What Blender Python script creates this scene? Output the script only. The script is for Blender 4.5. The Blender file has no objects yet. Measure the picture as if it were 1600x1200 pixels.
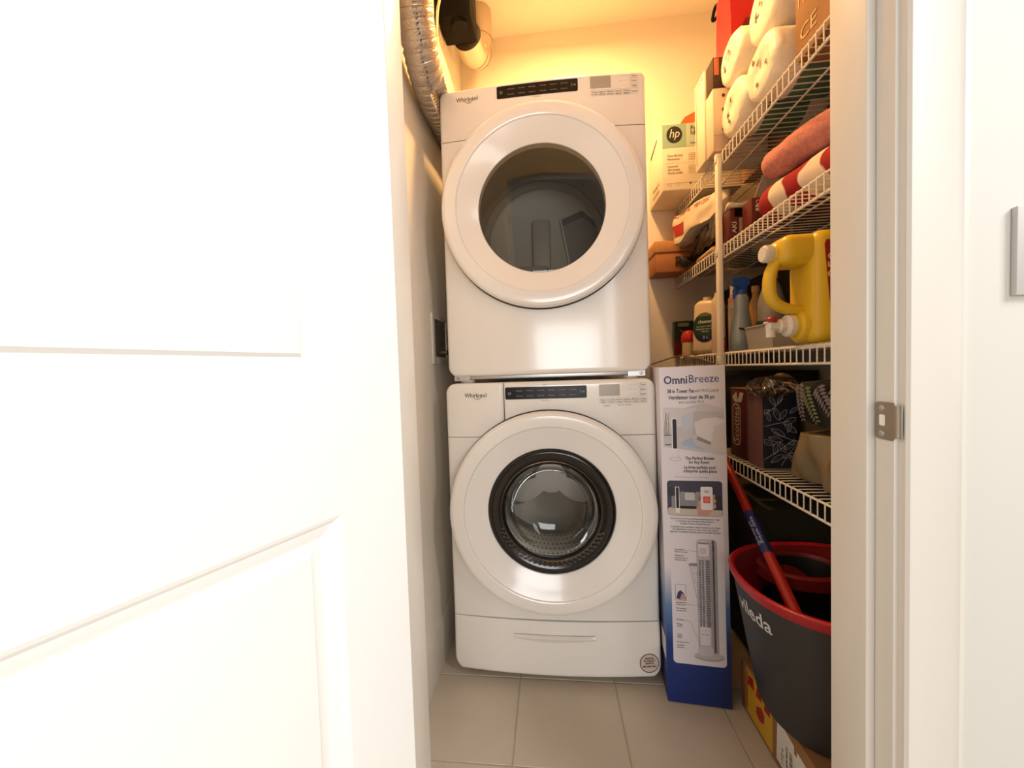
import bpy, bmesh, math, random
from mathutils import Matrix, Vector, noise
C = bpy.context.scene.collection
S = bpy.context.scene
R = math.radians
rnd = random.Random(7)

# ------------------------------------------------------------------ camera
F_PX, YAW, PITCH, ROLL, CZ = 590.0, 0.1023, 0.0361, 0.0324, 1.0473
cy, sy, cp, sp = math.cos(YAW), math.sin(YAW), math.cos(PITCH), math.sin(PITCH)
fwd = Vector((-sy*cp, cy*cp, -sp)); r0 = Vector((cy, sy, 0)); u0 = r0.cross(fwd)
rt = math.cos(ROLL)*r0 - math.sin(ROLL)*u0
up = math.sin(ROLL)*r0 + math.cos(ROLL)*u0
cam = bpy.data.cameras.new('camera'); camo = bpy.data.objects.new('camera', cam); C.objects.link(camo)
cam.sensor_fit = 'HORIZONTAL'; cam.sensor_width = 36.0; cam.lens = F_PX/1600*36.0
cam.clip_start = 0.01; cam.clip_end = 100
mw = Matrix.Identity(4)
for i in range(3):
    mw[i][0], mw[i][1], mw[i][2] = rt[i], up[i], -fwd[i]
mw[2][3] = CZ
camo.matrix_world = mw
S.camera = camo

# ------------------------------------------------------------------ light and exposure
S.view_settings.view_transform = 'Standard'
try: S.view_settings.look = 'None'
except Exception: pass
S.view_settings.gamma = 1.0
S.view_settings.use_curve_mapping = False
S.view_settings.exposure = 0.10
world = bpy.data.worlds.new('daylight'); S.world = world; world.use_nodes = True
bgn = world.node_tree.nodes['Background']
bgn.inputs[0].default_value = (1.0, 0.97, 0.93, 1); bgn.inputs[1].default_value = 0.30

def area(name, loc, target, sx, sy_, power, col, shape='RECTANGLE'):
    l = bpy.data.lights.new(name, 'AREA'); l.shape = shape; l.size = sx; l.size_y = sy_
    l.energy = power; l.color = col
    o = bpy.data.objects.new(name, l); C.objects.link(o); o.location = loc
    o.rotation_euler = (Vector(target)-Vector(loc)).to_track_quat('-Z', 'Y').to_euler()
    return o
# hall ceiling lamp, narrow bright source behind right, and an added frontal fill
area('hall_ceiling_light', (1.75, -0.45, 2.40), (-0.25, 0.30, 1.0), 0.8, 0.9, 46, (1.0, 0.985, 0.96))
area('hall_sidelight', (1.10, -1.60, 1.55), (0.1, 1.0, 1.0), 0.30, 1.3, 7, (1.0, 0.985, 0.96))
area('frontal_fill_light', (0.55, -4.60, 1.40), (0.15, 1.0, 1.1), 1.9, 1.25, 78, (0.98, 0.985, 1.0))  # added fill from an unseen source, brightens the fan carton and washer
LAMP = (0.14, 1.46)      # closet ceiling lamp, built below
LAMP_COL = (1.0, 0.56, 0.20); LAMP_POWER = 21

# ------------------------------------------------------------------ materials
def lin(c):
    f = lambda v: v/12.92 if v <= 0.04045 else ((v+0.055)/1.055)**2.4
    return tuple(f(v/255.0) for v in c)+(1.0,)
MATS = {}
def P(name, col, rough=0.5, metal=0.0, nz=0.0, nscale=20, bump=0.0, bscale=80, coat=0.0, spec=0.5, dist=0.002):
    if name in MATS: return MATS[name]
    m = bpy.data.materials.new(name); m.use_nodes = True; MATS[name] = m
    nt = m.node_tree; b = nt.nodes['Principled BSDF']; c = lin(col)
    b.inputs['Base Color'].default_value = c; b.inputs['Roughness'].default_value = rough
    b.inputs['Metallic'].default_value = metal; b.inputs['Specular IOR Level'].default_value = spec
    if coat: b.inputs['Coat Weight'].default_value = coat; b.inputs['Coat Roughness'].default_value = 0.08
    tc = nt.nodes.new('ShaderNodeTexCoord')
    if nz:
        n = nt.nodes.new('ShaderNodeTexNoise'); n.inputs['Scale'].default_value = nscale; n.inputs['Detail'].default_value = 4
        r = nt.nodes.new('ShaderNodeValToRGB')
        r.color_ramp.elements[0].color = tuple(max(0, v*(1-nz)) for v in c[:3])+(1,)
        r.color_ramp.elements[1].color = tuple(min(1, v*(1+nz*0.6)) for v in c[:3])+(1,)
        r.color_ramp.elements[0].position = 0.3; r.color_ramp.elements[1].position = 0.7
        nt.links.new(tc.outputs['Object'], n.inputs['Vector']); nt.links.new(n.outputs['Fac'], r.inputs['Fac'])
        nt.links.new(r.outputs['Color'], b.inputs['Base Color'])
    if bump:
        n2 = nt.nodes.new('ShaderNodeTexNoise'); n2.inputs['Scale'].default_value = bscale; n2.inputs['Detail'].default_value = 3
        bp = nt.nodes.new('ShaderNodeBump'); bp.inputs['Strength'].default_value = bump; bp.inputs['Distance'].default_value = dist
        nt.links.new(tc.outputs['Object'], n2.inputs['Vector']); nt.links.new(n2.outputs['Fac'], bp.inputs['Height'])
        nt.links.new(bp.outputs['Normal'], b.inputs['Normal'])
    return m
def glassy(name, tint, gloss=0.12, rough=0.02, bump=0.0, bscale=30):
    """thin see-through sheet: tinted transparency under a clear gloss"""
    if name in MATS: return MATS[name]
    m = bpy.data.materials.new(name); m.use_nodes = True; MATS[name] = m
    nt = m.node_tree; nt.nodes.clear()
    out = nt.nodes.new('ShaderNodeOutputMaterial'); mx = nt.nodes.new('ShaderNodeMixShader')
    t = nt.nodes.new('ShaderNodeBsdfTransparent'); t.inputs[0].default_value = tuple(tint)+(1,)
    g = nt.nodes.new('ShaderNodeBsdfGlossy'); g.inputs['Roughness'].default_value = rough
    lw = nt.nodes.new('ShaderNodeLayerWeight'); lw.inputs['Blend'].default_value = 0.25
    ad = nt.nodes.new('ShaderNodeMath'); ad.operation = 'MULTIPLY_ADD'; ad.inputs[1].default_value = 0.6; ad.inputs[2].default_value = gloss
    nt.links.new(lw.outputs['Fresnel'], ad.inputs[0]); nt.links.new(ad.outputs[0], mx.inputs[0])
    nt.links.new(t.outputs[0], mx.inputs[1]); nt.links.new(g.outputs[0], mx.inputs[2]); nt.links.new(mx.outputs[0], out.inputs[0])
    if bump:
        tc = nt.nodes.new('ShaderNodeTexCoord'); n2 = nt.nodes.new('ShaderNodeTexNoise'); n2.inputs['Scale'].default_value = bscale
        bp = nt.nodes.new('ShaderNodeBump'); bp.inputs['Strength'].default_value = bump; bp.inputs['Distance'].default_value = 0.01
        nt.links.new(tc.outputs['Object'], n2.inputs['Vector']); nt.links.new(n2.outputs['Fac'], bp.inputs['Height'])
        nt.links.new(bp.outputs['Normal'], g.inputs['Normal']); nt.links.new(bp.outputs['Normal'], lw.inputs['Normal'])
    return m
def ramp_mat(name, axis, stops, rough=0.5, warp=0.0, wscale=6, coord='Object', freq=None, wdet=1.0):
    """colour ramp along an object axis (a printed gradient or stripes), optionally wavy"""
    m = bpy.data.materials.new(name); m.use_nodes = True; MATS[name] = m
    nt = m.node_tree; b = nt.nodes['Principled BSDF']; b.inputs['Roughness'].default_value = rough
    tc = nt.nodes.new('ShaderNodeTexCoord'); sx = nt.nodes.new('ShaderNodeSeparateXYZ')
    nt.links.new(tc.outputs[coord], sx.inputs[0]); src = sx.outputs[axis]
    if warp:
        n = nt.nodes.new('ShaderNodeTexNoise'); n.inputs['Scale'].default_value = wscale; n.inputs['Detail'].default_value = wdet
        nt.links.new(tc.outputs[coord], n.inputs['Vector'])
        a = nt.nodes.new('ShaderNodeMath'); a.operation = 'MULTIPLY_ADD'; a.inputs[1].default_value = warp
        nt.links.new(n.outputs['Fac'], a.inputs[0]); nt.links.new(src, a.inputs[2]); src = a.outputs[0]
    if freq:
        f = nt.nodes.new('ShaderNodeMath'); f.operation = 'MULTIPLY'; f.inputs[1].default_value = freq
        nt.links.new(src, f.inputs[0]); fr = nt.nodes.new('ShaderNodeMath'); fr.operation = 'FRACT'
        nt.links.new(f.outputs[0], fr.inputs[0]); src = fr.outputs[0]
    r = nt.nodes.new('ShaderNodeValToRGB'); nt.links.new(src, r.inputs['Fac'])
    els = r.color_ramp.elements
    while len(els) < len(stops): els.new(0.5)
    for e, (p, c) in zip(els, stops): e.position = p; e.color = lin(c)
    nt.links.new(r.outputs['Color'], b.inputs['Base Color'])
    return m

WALL = P('wall_paint', (240, 232, 218), 0.75, bump=0.08, bscale=240, dist=0.001)
WALLH = P('hall_wall_paint', (212, 207, 199), 0.75, bump=0.08, bscale=240, dist=0.001)
CEIL = P('ceiling_paint', (240, 233, 222), 0.85, bump=0.1, bscale=160)
TRIM = P('trim_paint', (222, 215, 204), 0.38, bump=0.03, bscale=60)
DOORP = P('door_paint', (248, 247, 243), 0.4, bump=0.03, bscale=60)
TILE = P('porcelain_tile', (202, 190, 172), 0.38, nz=0.07, nscale=5, bump=0.05, bscale=40)
GROUT = P('grout', (186, 172, 152), 0.9, nz=0.1, nscale=60)
ENAM = P('white_enamel', (238, 233, 225), 0.17, spec=0.5, coat=0.25)
ENAM2 = P('door_ring_plastic', (238, 233, 226), 0.16, spec=0.5, coat=0.2)
BLKP = P('console_black', (20, 13, 11), 0.3, spec=0.25)
BLKM = P('matte_black', (11, 9, 8), 0.6, spec=0.12)
SEAM = P('seam_dark', (70, 58, 48), 0.7)
STEEL = P('brushed_steel', (170, 168, 164), 0.32, 1.0, bump=0.05, bscale=200)
ZINC = P('galvanised_steel', (190, 190, 188), 0.4, 1.0)
CHROME = P('chrome', (205, 204, 200), 0.12, 1.0)
NICKEL = P('satin_nickel', (165, 152, 136), 0.35, 1.0)
INK = P('dark_ink', (45, 38, 38), 0.6)
GREYINK = P('grey_ink', (120, 110, 104), 0.6)
WHITEINK = P('white_ink', (226, 222, 216), 0.6)
DIMINK = P('console_legend', (150, 138, 128), 0.6)
WIRE = P('white_vinyl_wire', (236, 228, 216), 0.35)
CARD = P('cardboard', (188, 140, 92), 0.8, nz=0.08, nscale=14, bump=0.1, bscale=120)
CARDD = P('old_cardboard', (150, 108, 66), 0.8, nz=0.14, nscale=10, bump=0.1, bscale=120)
WCARD = P('white_carton', (232, 222, 204), 0.65, nz=0.04, nscale=10)

# ------------------------------------------------------------------ object helpers
TM = {}
def thing(name, label, cat, loc=(0, 0, 0), rotz=0.0, group=None, kind=None, roty=0.0):
    o = bpy.data.objects.new(name, None); C.objects.link(o); o.empty_display_size = 0.05
    o.location = loc; o.rotation_euler = (0, roty, rotz)
    TM[o.name] = Matrix.Translation(Vector(loc)) @ Matrix.Rotation(rotz, 4, 'Z') @ Matrix.Rotation(roty, 4, 'Y')
    if label: o['label'] = label; o['category'] = cat
    if group: o['group'] = group
    if kind: o['kind'] = kind
    return o
def tag(o, label, cat, group=None):
    o['label'] = label; o['category'] = cat
    if group: o['group'] = group
    return o
def obj(name, bm, mat, parent=None, local=False, smooth=None, label=None, kind=None, sharp=35, org=None):
    """link a bmesh as one object. Coordinates are world unless local=True."""
    bmesh.ops.recalc_face_normals(bm, faces=bm.faces[:])
    me = bpy.data.meshes.new(name); bm.to_mesh(me); bm.free()
    if smooth is None or smooth:
        me.polygons.foreach_set('use_smooth', [True]*len(me.polygons))
        me.set_sharp_from_angle(angle=R(sharp))
    if isinstance(mat, (list, tuple)):
        for m in mat: me.materials.append(m)
    else: me.materials.append(mat)
    o = bpy.data.objects.new(name, me); C.objects.link(o)
    M = Matrix.Identity(4)
    if parent:
        o.parent = parent; M = TM[parent.name]
        if not local: me.transform(M.inverted())
        TM[o.name] = M
    else:
        if org is not None:
            me.transform(Matrix.Translation(-Vector(org))); o.location = org
            TM[o.name] = Matrix.Translation(Vector(org))
        else: TM[o.name] = M
    if label: o['label'] = label
    if kind: o['kind'] = kind
    return o
def struct(name, bm, mat, **k):
    return obj(name, bm, mat, kind='structure', **k)
def B(): return bmesh.new()
def box(bm, x0, x1, y0, y1, z0, z1, bev=0.0, seg=2, M=None):
    r = bmesh.ops.create_cube(bm, size=1.0)
    vs = r['verts']
    T = Matrix.Translation(((x0+x1)/2, (y0+y1)/2, (z0+z1)/2)) @ Matrix.Diagonal((abs(x1-x0), abs(y1-y0), abs(z1-z0), 1))
    bmesh.ops.transform(bm, matrix=T, verts=vs)
    if bev:
        es = list({e for v in vs for e in v.link_edges})
        rr = bmesh.ops.bevel(bm, geom=es, offset=bev, segments=seg, profile=0.5, affect='EDGES')
        vs = list({v for f in rr['faces'] for v in f.verts} | {v for v in vs if v.is_valid})
    if M: bmesh.ops.transform(bm, matrix=M, verts=vs)
    return bm
def bxm(*a, **k): return box(B(), *a, **k)
def axis_frame(d):
    d = Vector(d).normalized(); a = Vector((0, 0, 1)) if abs(d.z) < 0.9 else Vector((0, 1, 0))
    x = a.cross(d).normalized(); y = d.cross(x)
    return x, y, d
def tube(bm, pts, r, seg=8, caps=True, ref=None, sq=1.0):
    pts = [Vector(p) for p in pts]; n = len(pts); rings = []; px = None
    rr = r if isinstance(r, (list, tuple)) else [r]*n
    for i, p in enumerate(pts):
        d = (pts[min(i+1, n-1)]-pts[max(i-1, 0)]).normalized()
        if px is None:
            x, y, _ = axis_frame(d)
            if ref: x = (Vector(ref)-d*Vector(ref).dot(d)).normalized(); y = d.cross(x)
        else:
            x = (px-d*px.dot(d)).normalized(); y = d.cross(x)
        px = x
        rings.append([bm.verts.new(p+rr[i]*(math.cos(2*math.pi*k/seg)*x*sq+math.sin(2*math.pi*k/seg)*y)) for k in range(seg)])
    for a, b in zip(rings, rings[1:]):
        for k in range(seg): bm.faces.new((a[k], a[(k+1) % seg], b[(k+1) % seg], b[k]))
    if caps:
        bm.faces.new(rings[0][::-1]); bm.faces.new(rings[-1])
    return bm
def smoothpath(pts, n=6):
    """Catmull-Rom through the points"""
    P_ = [Vector(p) for p in pts]; P_ = [2*P_[0]-P_[1]]+P_+[2*P_[-1]-P_[-2]]; out = []
    for i in range(1, len(P_)-2):
        for k in range(n):
            t = k/n; a, b, c, d = P_[i-1:i+3]
            out.append(0.5*((2*b)+(c-a)*t+(2*a-5*b+4*c-d)*t*t+(3*b-a-3*c+d)*t**3))
    out.append(P_[-2]); return out
def lathe(bm, prof, M=None, seg=48, sx=1.0, sy=1.0, close=False):
    """prof: (r, h) pairs, spun round local Z; M places it"""
    M = M or Matrix.Identity(4); rings = []
    for r, h in prof:
        if r < 1e-6: rings.append([bm.verts.new(M @ Vector((0, 0, h)))])
        else: rings.append([bm.verts.new(M @ Vector((r*sx*math.cos(2*math.pi*k/seg), r*sy*math.sin(2*math.pi*k/seg), h))) for k in range(seg)])
    for a, b in zip(rings, rings[1:]):
        for k in range(seg):
            k2 = (k+1) % seg
            if len(a) == 1 and len(b) == 1: continue
            if len(a) == 1: bm.faces.new((a[0], b[k2], b[k]))
            elif len(b) == 1: bm.faces.new((a[k], a[k2], b[0]))
            else: bm.faces.new((a[k], a[k2], b[k2], b[k]))
    return bm
def frame(o, x, y):
    x = Vector(x).normalized(); y = Vector(y); y = (y-x*y.dot(x)).normalized(); z = x.cross(y)
    m = Matrix.Identity(4)
    for i in range(3): m[i][0], m[i][1], m[i][2], m[i][3] = x[i], y[i], z[i], o[i]
    return m
def FY(x, y, z): return frame((x, y, z), (1, 0, 0), (0, 0, 1))           # face looking towards -Y
def FX(x, y, z): return frame((x, y, z), (0, -1, 0), (0, 0, 1))          # face looking towards -X
def ALONG_NY(x, y, z): return frame((x, y, z), (1, 0, 0), (0, 0, 1))     # lathe axis towards -Y
def poly(bm, pts, M=None, h=0.0, t=0.0):
    """flat polygon in a frame at height h, optional thickness t behind it"""
    M = M or Matrix.Identity(4)
    vs = [bm.verts.new(M @ Vector((p[0], p[1], h))) for p in pts]
    f = bm.faces.new(vs)
    if t:
        ws = [bm.verts.new(M @ Vector((p[0], p[1], h-t))) for p in pts]
        bm.faces.new(ws[::-1]); n = len(vs)
        for k in range(n): bm.faces.new((vs[k], ws[k], ws[(k+1) % n], vs[(k+1) % n]))
    return bm
def rr_pts(x0, x1, y0, y1, r, n=5):
    out = []
    for cx_, cy_, a0 in ((x1-r, y1-r, 0), (x0+r, y1-r, 90), (x0+r, y0+r, 180), (x1-r, y0+r, 270)):
        for k in range(n+1):
            a = R(a0+90*k/n); out.append((cx_+r*math.cos(a), cy_+r*math.sin(a)))
    return out
def ell_pts(cx_, cy_, rx, ry, n=24, a0=0, a1=360):
    return [(cx_+rx*math.cos(R(a0+(a1-a0)*k/n)), cy_+ry*math.sin(R(a0+(a1-a0)*k/n))) for k in range(n if a1-a0 == 360 else n+1)]
def ribbon(bm, pts, w, M=None, h=0.0, closed=False):
    M = M or Matrix.Identity(4); n = len(pts); L = []
    for i in range(n):
        a = Vector(pts[(i-1) % n] if closed else pts[max(i-1, 0)]); b = Vector(pts[(i+1) % n] if closed else pts[min(i+1, n-1)])
        d = (b-a); d = d.normalized() if d.length > 1e-9 else Vector((1, 0)); nn = Vector((-d.y, d.x))*w/2; p = Vector(pts[i])
        L.append((bm.verts.new(M @ Vector((p.x+nn.x, p.y+nn.y, h))), bm.verts.new(M @ Vector((p.x-nn.x, p.y-nn.y, h)))))
    for i in range(n if closed else n-1):
        a, b = L[i], L[(i+1) % n]; bm.faces.new((a[0], a[1], b[1], b[0]))
    return bm
def text(bm, s, size, M, align='CENTER', bold=0.0, h=0.0006, sx=1.0, shear=0.0, width=None):
    """real letters, flat, added to bm in frame M"""
    cu = bpy.data.curves.new('letters', 'FONT'); cu.body = s; cu.size = size; cu.align_x = align; cu.align_y = 'CENTER'
    cu.resolution_u = 2; cu.offset = bold*size; cu.shear = shear; cu.fill_mode = 'FRONT'
    ob = bpy.data.objects.new('letters', cu)
    me = bpy.data.meshes.new_from_object(ob)
    if width and len(me.vertices):
        xs = [v.co.x for v in me.vertices]; sx = width/max(1e-6, max(xs)-min(xs))
    off = len(bm.verts); bm.verts.ensure_lookup_table()
    vs = [bm.verts.new(M @ Vector((v.co.x*sx, v.co.y, h))) for v in me.vertices]
    for p in me.polygons:
        try: bm.faces.new([vs[i] for i in p.vertices])
        except ValueError: pass
    bpy.data.objects.remove(ob); bpy.data.curves.remove(cu); bpy.data.meshes.remove(me)
    return bm
def warp(bm, fn):
    for v in bm.verts: v.co = Vector(fn(v.co))
    return bm
def soft(bm, x0, x1, y0, y1, z0, z1, n=10, rnd_=0.35, amp=0.006, freq=14, seed=0, flat_bottom=True, M=None):
    """soft bag / cloth body: a subdivided box rounded towards a superellipsoid and crumpled"""
    r = bmesh.ops.create_cube(bm, size=2.0); vs = r['verts']
    es = list({e for v in vs for e in v.link_edges})
    rs = bmesh.ops.subdivide_edges(bm, edges=es, cuts=n, use_grid_fill=True)
    vs = list({v for f in bm.faces for v in f.verts}) if not M else list(set(vs) | {g for g in rs['geom'] if isinstance(g, bmesh.types.BMVert)})
    vs = list(set(vs) | {g for g in rs['geom'] if isinstance(g, bmesh.types.BMVert)})
    c = Vector(((x0+x1)/2, (y0+y1)/2, (z0+z1)/2)); hd = Vector(((x1-x0)/2, (y1-y0)/2, (z1-z0)/2))
    for v in vs:
        p = v.co.copy(); q = p.normalized()*max(abs(p.x), abs(p.y), abs(p.z))
        k = p.lerp(q, rnd_)
        w = Vector((c.x+k.x*hd.x, c.y+k.y*hd.y, c.z+k.z*hd.z))
        d = noise.noise_vector((w+Vector((seed*3.1, seed*1.7, 0)))*freq)
        d2 = noise.noise_vector((w+Vector((seed*2.3, 5, seed)))*freq*2.6)
        w = w+d*amp+d2*amp*0.45
        if flat_bottom: w.z = max(w.z, z0)
        v.co = M @ w if M else w
    return bm
def dup(o, loc=None, rotz=None):
    """copy a thing with copies of its parts and sub-parts"""
    r = o.copy(); C.objects.link(r)
    if loc is not None: r.location = loc
    if rotz is not None: r.rotation_euler = (0, 0, rotz)
    for ch in list(o.children):
        c = ch.copy(); C.objects.link(c); c.parent = r
        for g in ch.children:
            d = g.copy(); C.objects.link(d); d.parent = c
    return r

# ------------------------------------------------------------------ room shell
XL, XR, YF, YB, ZC = -0.425, 1.050, 0.634, 2.000, 2.765
JL, JR, YH = -0.245, 0.444, 0.538          # door opening and hall face of the wall
HEAD = 2.05
fl = struct('floor', bxm(-2.6, 2.6, -2.4, 2.2, -0.06, -0.0022), GROUT)
tm = None
xs = [-0.745, -0.438, -0.131, 0.183, 0.496, 0.809, 1.122]
ys = [0.370, 0.663, 0.955, 1.243, 1.533, 1.823, 2.113]
for j in range(len(ys)-1):
    for i in range(len(xs)-1):
        x0, x1 = max(xs[i]+.002, XL+.002), min(xs[i+1]-.002, XR-.002); y0, y1 = ys[j]+.002, min(ys[j+1]-.002, YB-.002)
        if x1-x0 < .02 or (y1 < YF and (x0 < JL or x1 > JR)): 
            x0, x1 = max(x0, JL+.002), min(x1, JR-.002)
            if x1-x0 < .02: continue
        if tm and False: pass
        obj('tile', bxm(x0, x1, y0, y1, -0.004, rnd.uniform(-.0004, 0.0002), bev=.0012, seg=1), TILE, fl)
struct('wall_left', bxm(XL-0.1, XL, YF, YB+0.1, 0, ZC), WALL)
struct('wall_back', bxm(XL-0.1, XR+0.1, YB, YB+0.1, 0, ZC), WALL)
struct('wall_right', bxm(XR, XR+0.1, YF, YB, 0, ZC), WALL)
struct('ceiling', bxm(XL-0.1, XR+0.1, YF-0.1, YB+0.1, ZC, ZC+0.1), CEIL)
wf = B()
box(wf, -2.4, JL-0.018, YH, YF, 0, ZC); box(wf, JR+0.018, 2.4, YH, YF, 0, ZC); box(wf, JL-0.018, JR+0.018, YH, YF, HEAD+0.018, ZC)
struct('wall_front', wf, [WALLH])
def bboard(bm, y0, y1):
    prof = [(0, 0), (0.014, 0), (0.014, 0.125), (0.011, 0.134), (0.011, 0.14), (0.006, 0.150), (0, 0.152)]
    a = [bm.verts.new((XL+p[0], y0, p[1])) for p in prof]; b = [bm.verts.new((XL+p[0], y1, p[1])) for p in prof]
    n = len(prof)
    for k in range(n): bm.faces.new((a[k], a[(k+1) % n], b[(k+1) % n], b[k]))
    bm.faces.new(a[::-1]); bm.faces.new(b); return bm
struct('baseboard_left', bboard(B(), YF+.001, YB-.001), TRIM)
# door frame: jambs with a stop, casings
def jamb(side):
    bm = B(); s = 1 if side > 0 else -1; x = JR if s > 0 else JL
    box(bm, min(x, x+s*.018), max(x, x+s*.018), YH, YF, 0, HEAD, bev=.0015)
    return bm
def stop(side):
    s = 1 if side > 0 else -1; x = JR if s > 0 else JL
    return bxm(min(x, x-s*.012), max(x, x-s*.012), .566, YF, 0, HEAD, bev=.002)
jr = struct('trim_1', jamb(1), TRIM); obj('door_stop', stop(1), TRIM, jr)
jl = struct('trim_2', jamb(-1), TRIM); obj('door_stop', stop(-1), TRIM, jl)
hd = struct('trim_3', bxm(JL-.018, JR+.018, YH, YF, HEAD, HEAD+.018, bev=.0015), TRIM)
obj('door_stop', bxm(JL+.013, JR-.013, .566, YF, HEAD-.012, HEAD, bev=.002), TRIM, hd)
def casing(x0, x1, z1):
    bm = B(); s = 1 if x1 > x0 else -1; w = abs(x1-x0)
    prof = [(0, 0), (0, .010), (.003, .0135), (.012, .0145), (w-.014, .0165), (w-.008, .019), (w-.003, .019), (w, .015), (w, 0)]
    a = [bm.verts.new((x0+s*p[0], YH-p[1], 0)) for p in prof]; b = [bm.verts.new((x0+s*p[0], YH-p[1], z1)) for p in prof]
    n = len(prof)
    for k in range(n): bm.faces.new((a[k], a[(k+1) % n], b[(k+1) % n], b[k]))
    bm.faces.new(a[::-1]); bm.faces.new(b); return bm
struct('trim_4', casing(JR+.005, JR+.069, HEAD+.07), TRIM, sharp=20)
struct('trim_5', casing(JL-.005, JL-.069, HEAD+.07), TRIM, sharp=20)
struct('trim_6', bxm(JL-.004, JR+.004, YH-.016, YH, HEAD+.006, HEAD+.07, bev=.003), TRIM)
# strike plate on the right jamb, with its curved lip towards the hall
sp_ = B(); pr = []
for k in range(9):
    pr.append((.5365-.0075*math.sin(R(75*k/8)), JR-.0018+.006*(1-math.cos(R(75*k/8)))))
outl = rr_pts(.5365, .5640, .9385, .9890, .004)
poly(sp_, outl, frame((0, 0, 0), (0, 1, 0), (0, 0, 1)) @ Matrix.Translation((0, 0, 0)), h=0, t=.0)
warp(sp_, lambda c: (JR-.0018, c.y, c.z))
r_ = bmesh.ops.extrude_face_region(sp_, geom=sp_.faces[:])
for v in [g for g in r_['geom'] if isinstance(g, bmesh.types.BMVert)]: v.co.x = JR-.0002
a = [[sp_.verts.new((p[1], p[0], z)) for z in (.9425, .985)] for p in pr]
for q, w in zip(a, a[1:]): sp_.faces.new((q[0], q[1], w[1], w[0]))
st = obj('strike_plate', sp_, NICKEL, jr)
for z in (.9465, .981):
    s1 = lathe(B(), [(0, .0016), (.0022, .0014), (.0036, .0008), (.0040, 0)], frame((JR-.0018, .5545, z), (0, 1, 0), (0, 0, -1)), seg=16)
    obj('screw', s1, ZINC, st)
ho = B(); poly(ho, rr_pts(.5490, .5580, .9570, .9720, .002), frame((0, 0, 0), (0, 1, 0), (0, 0, 1))); warp(ho, lambda c: (JR-.0021, c.y, c.z))
obj('latch_hole', ho, P('latch_hole_wood', (246, 240, 226), 0.6), st)
# light switch at the very edge of the frame, on the hall wall
ls = thing('light_switch', 'light switch plate with edge shade painted grey on the hall wall, right of the door casing', 'switch', (.605, YH, 1.175))
obj('cover_plate', bxm(.5755, .6465, YH-.007, YH, 1.120, 1.229, bev=.0012), P('switch_shade_grey', (196, 190, 184), 0.5), ls)  # shade on the plate edge is put into this even grey
obj('rocker', bxm(.594, .628, YH-.010, YH-.0065, 1.142, 1.208, bev=.002), P('switch_shade_grey', (196, 190, 184), 0.5), ls)
# closet ceiling lamp (just above the frame)
cl = thing('ceiling_light', 'round flush ceiling light with warm diffuser on the closet ceiling, above the frame', 'light', (LAMP[0], LAMP[1], ZC))
obj('base', lathe(B(), [(0, -.001), (.10, -.001), (.105, -.008), (.105, -.022), (.09, -.024), (0, -.024)], Matrix.Translation((LAMP[0], LAMP[1], ZC)), seg=40), ZINC, cl)
em = bpy.data.materials.new('warm_diffuser'); em.use_nodes = True; MATS['warm_diffuser'] = em
eb = em.node_tree.nodes['Principled BSDF']; eb.inputs['Base Color'].default_value = (.9, .8, .65, 1)
eb.inputs['Emission Color'].default_value = LAMP_COL+(1,); eb.inputs['Emission Strength'].default_value = 1.0
obj('diffuser', lathe(B(), [(.094, -.024), (.09, -.045), (.07, -.062), (.04, -.071), (0, -.074)], Matrix.Translation((LAMP[0], LAMP[1], ZC)), seg=40), em, cl)
lp = bpy.data.lights.new('closet_lamp', 'AREA'); lp.shape = 'DISK'; lp.size = .16; lp.energy = LAMP_POWER; lp.color = LAMP_COL
lpo = bpy.data.objects.new('closet_lamp', lp); C.objects.link(lpo); lpo.location = (LAMP[0], LAMP[1], ZC-.080)

# ------------------------------------------------------------------ door leaf, open towards the hall
DP = Vector((-.213, .515, 0)); da = Vector((-.37, -.929, 0)).normalized(); dn = Vector((-da.y, da.x, 0))   # inner face direction and normal
if dn.x < 0: dn = -dn
def DF(t, z, d=0.0): return DP+da*t+Vector((0, 0, z))+dn*d
DW, DT, DZ0, DZ1 = .672, .035, .012, 2.035
door = struct('door_1', B(), DOORP)
def door_face(bm, sgn):
    """one face of a two-panel door: moulded recess, flat groove, raised field; sgn -1 is the far face"""
    off = 0 if sgn > 0 else -DT
    t0, t1 = 0.0, DW
    pans = [(.104, DW-.104, .23, .884), (.104, DW-.104, 1.036, 1.90)]
    prof = [(0, 0), (.004, -.0015), (.008, -.0050), (.013, -.0062), (.018, -.0085), (.022, -.0095), (.033, -.0095), (.037, -.0045), (.048, -.0030)]
    def V(t, z, d): return bm.verts.new(DF(t, z, off+sgn*d))
    ts = [t0, .104, DW-.104, t1]; zs = [DZ0, .23, .884, 1.036, 1.90, DZ1]
    g = [[V(t, z, 0) for z in zs] for t in ts]
    for i in range(3):
        for j in range(5):
            if i == 1 and j in (1, 3): continue
            bm.faces.new((g[i][j], g[i+1][j], g[i+1][j+1], g[i][j+1]))
    for (a0, a1, b0, b1) in pans:
        prev = None
        for (ins, dep) in prof:
            ring = [V(a0+ins, b0+ins, dep), V(a1-ins, b0+ins, dep), V(a1-ins, b1-ins, dep), V(a0+ins, b1-ins, dep)]
            if prev:
                for k in range(4): bm.faces.new((prev[k], prev[(k+1) % 4], ring[(k+1) % 4], ring[k]))
            prev = ring
        bm.faces.new(prev)
    return bm
db = door_face(B(), 1); door_face(db, -1)
for (ta, tb) in ((0, 0), (DW, DW)):
    q = [db.verts.new(DF(ta, DZ0, 0)), db.verts.new(DF(ta, DZ1, 0)), db.verts.new(DF(ta, DZ1, -DT)), db.verts.new(DF(ta, DZ0, -DT))]; db.faces.new(q)
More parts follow.
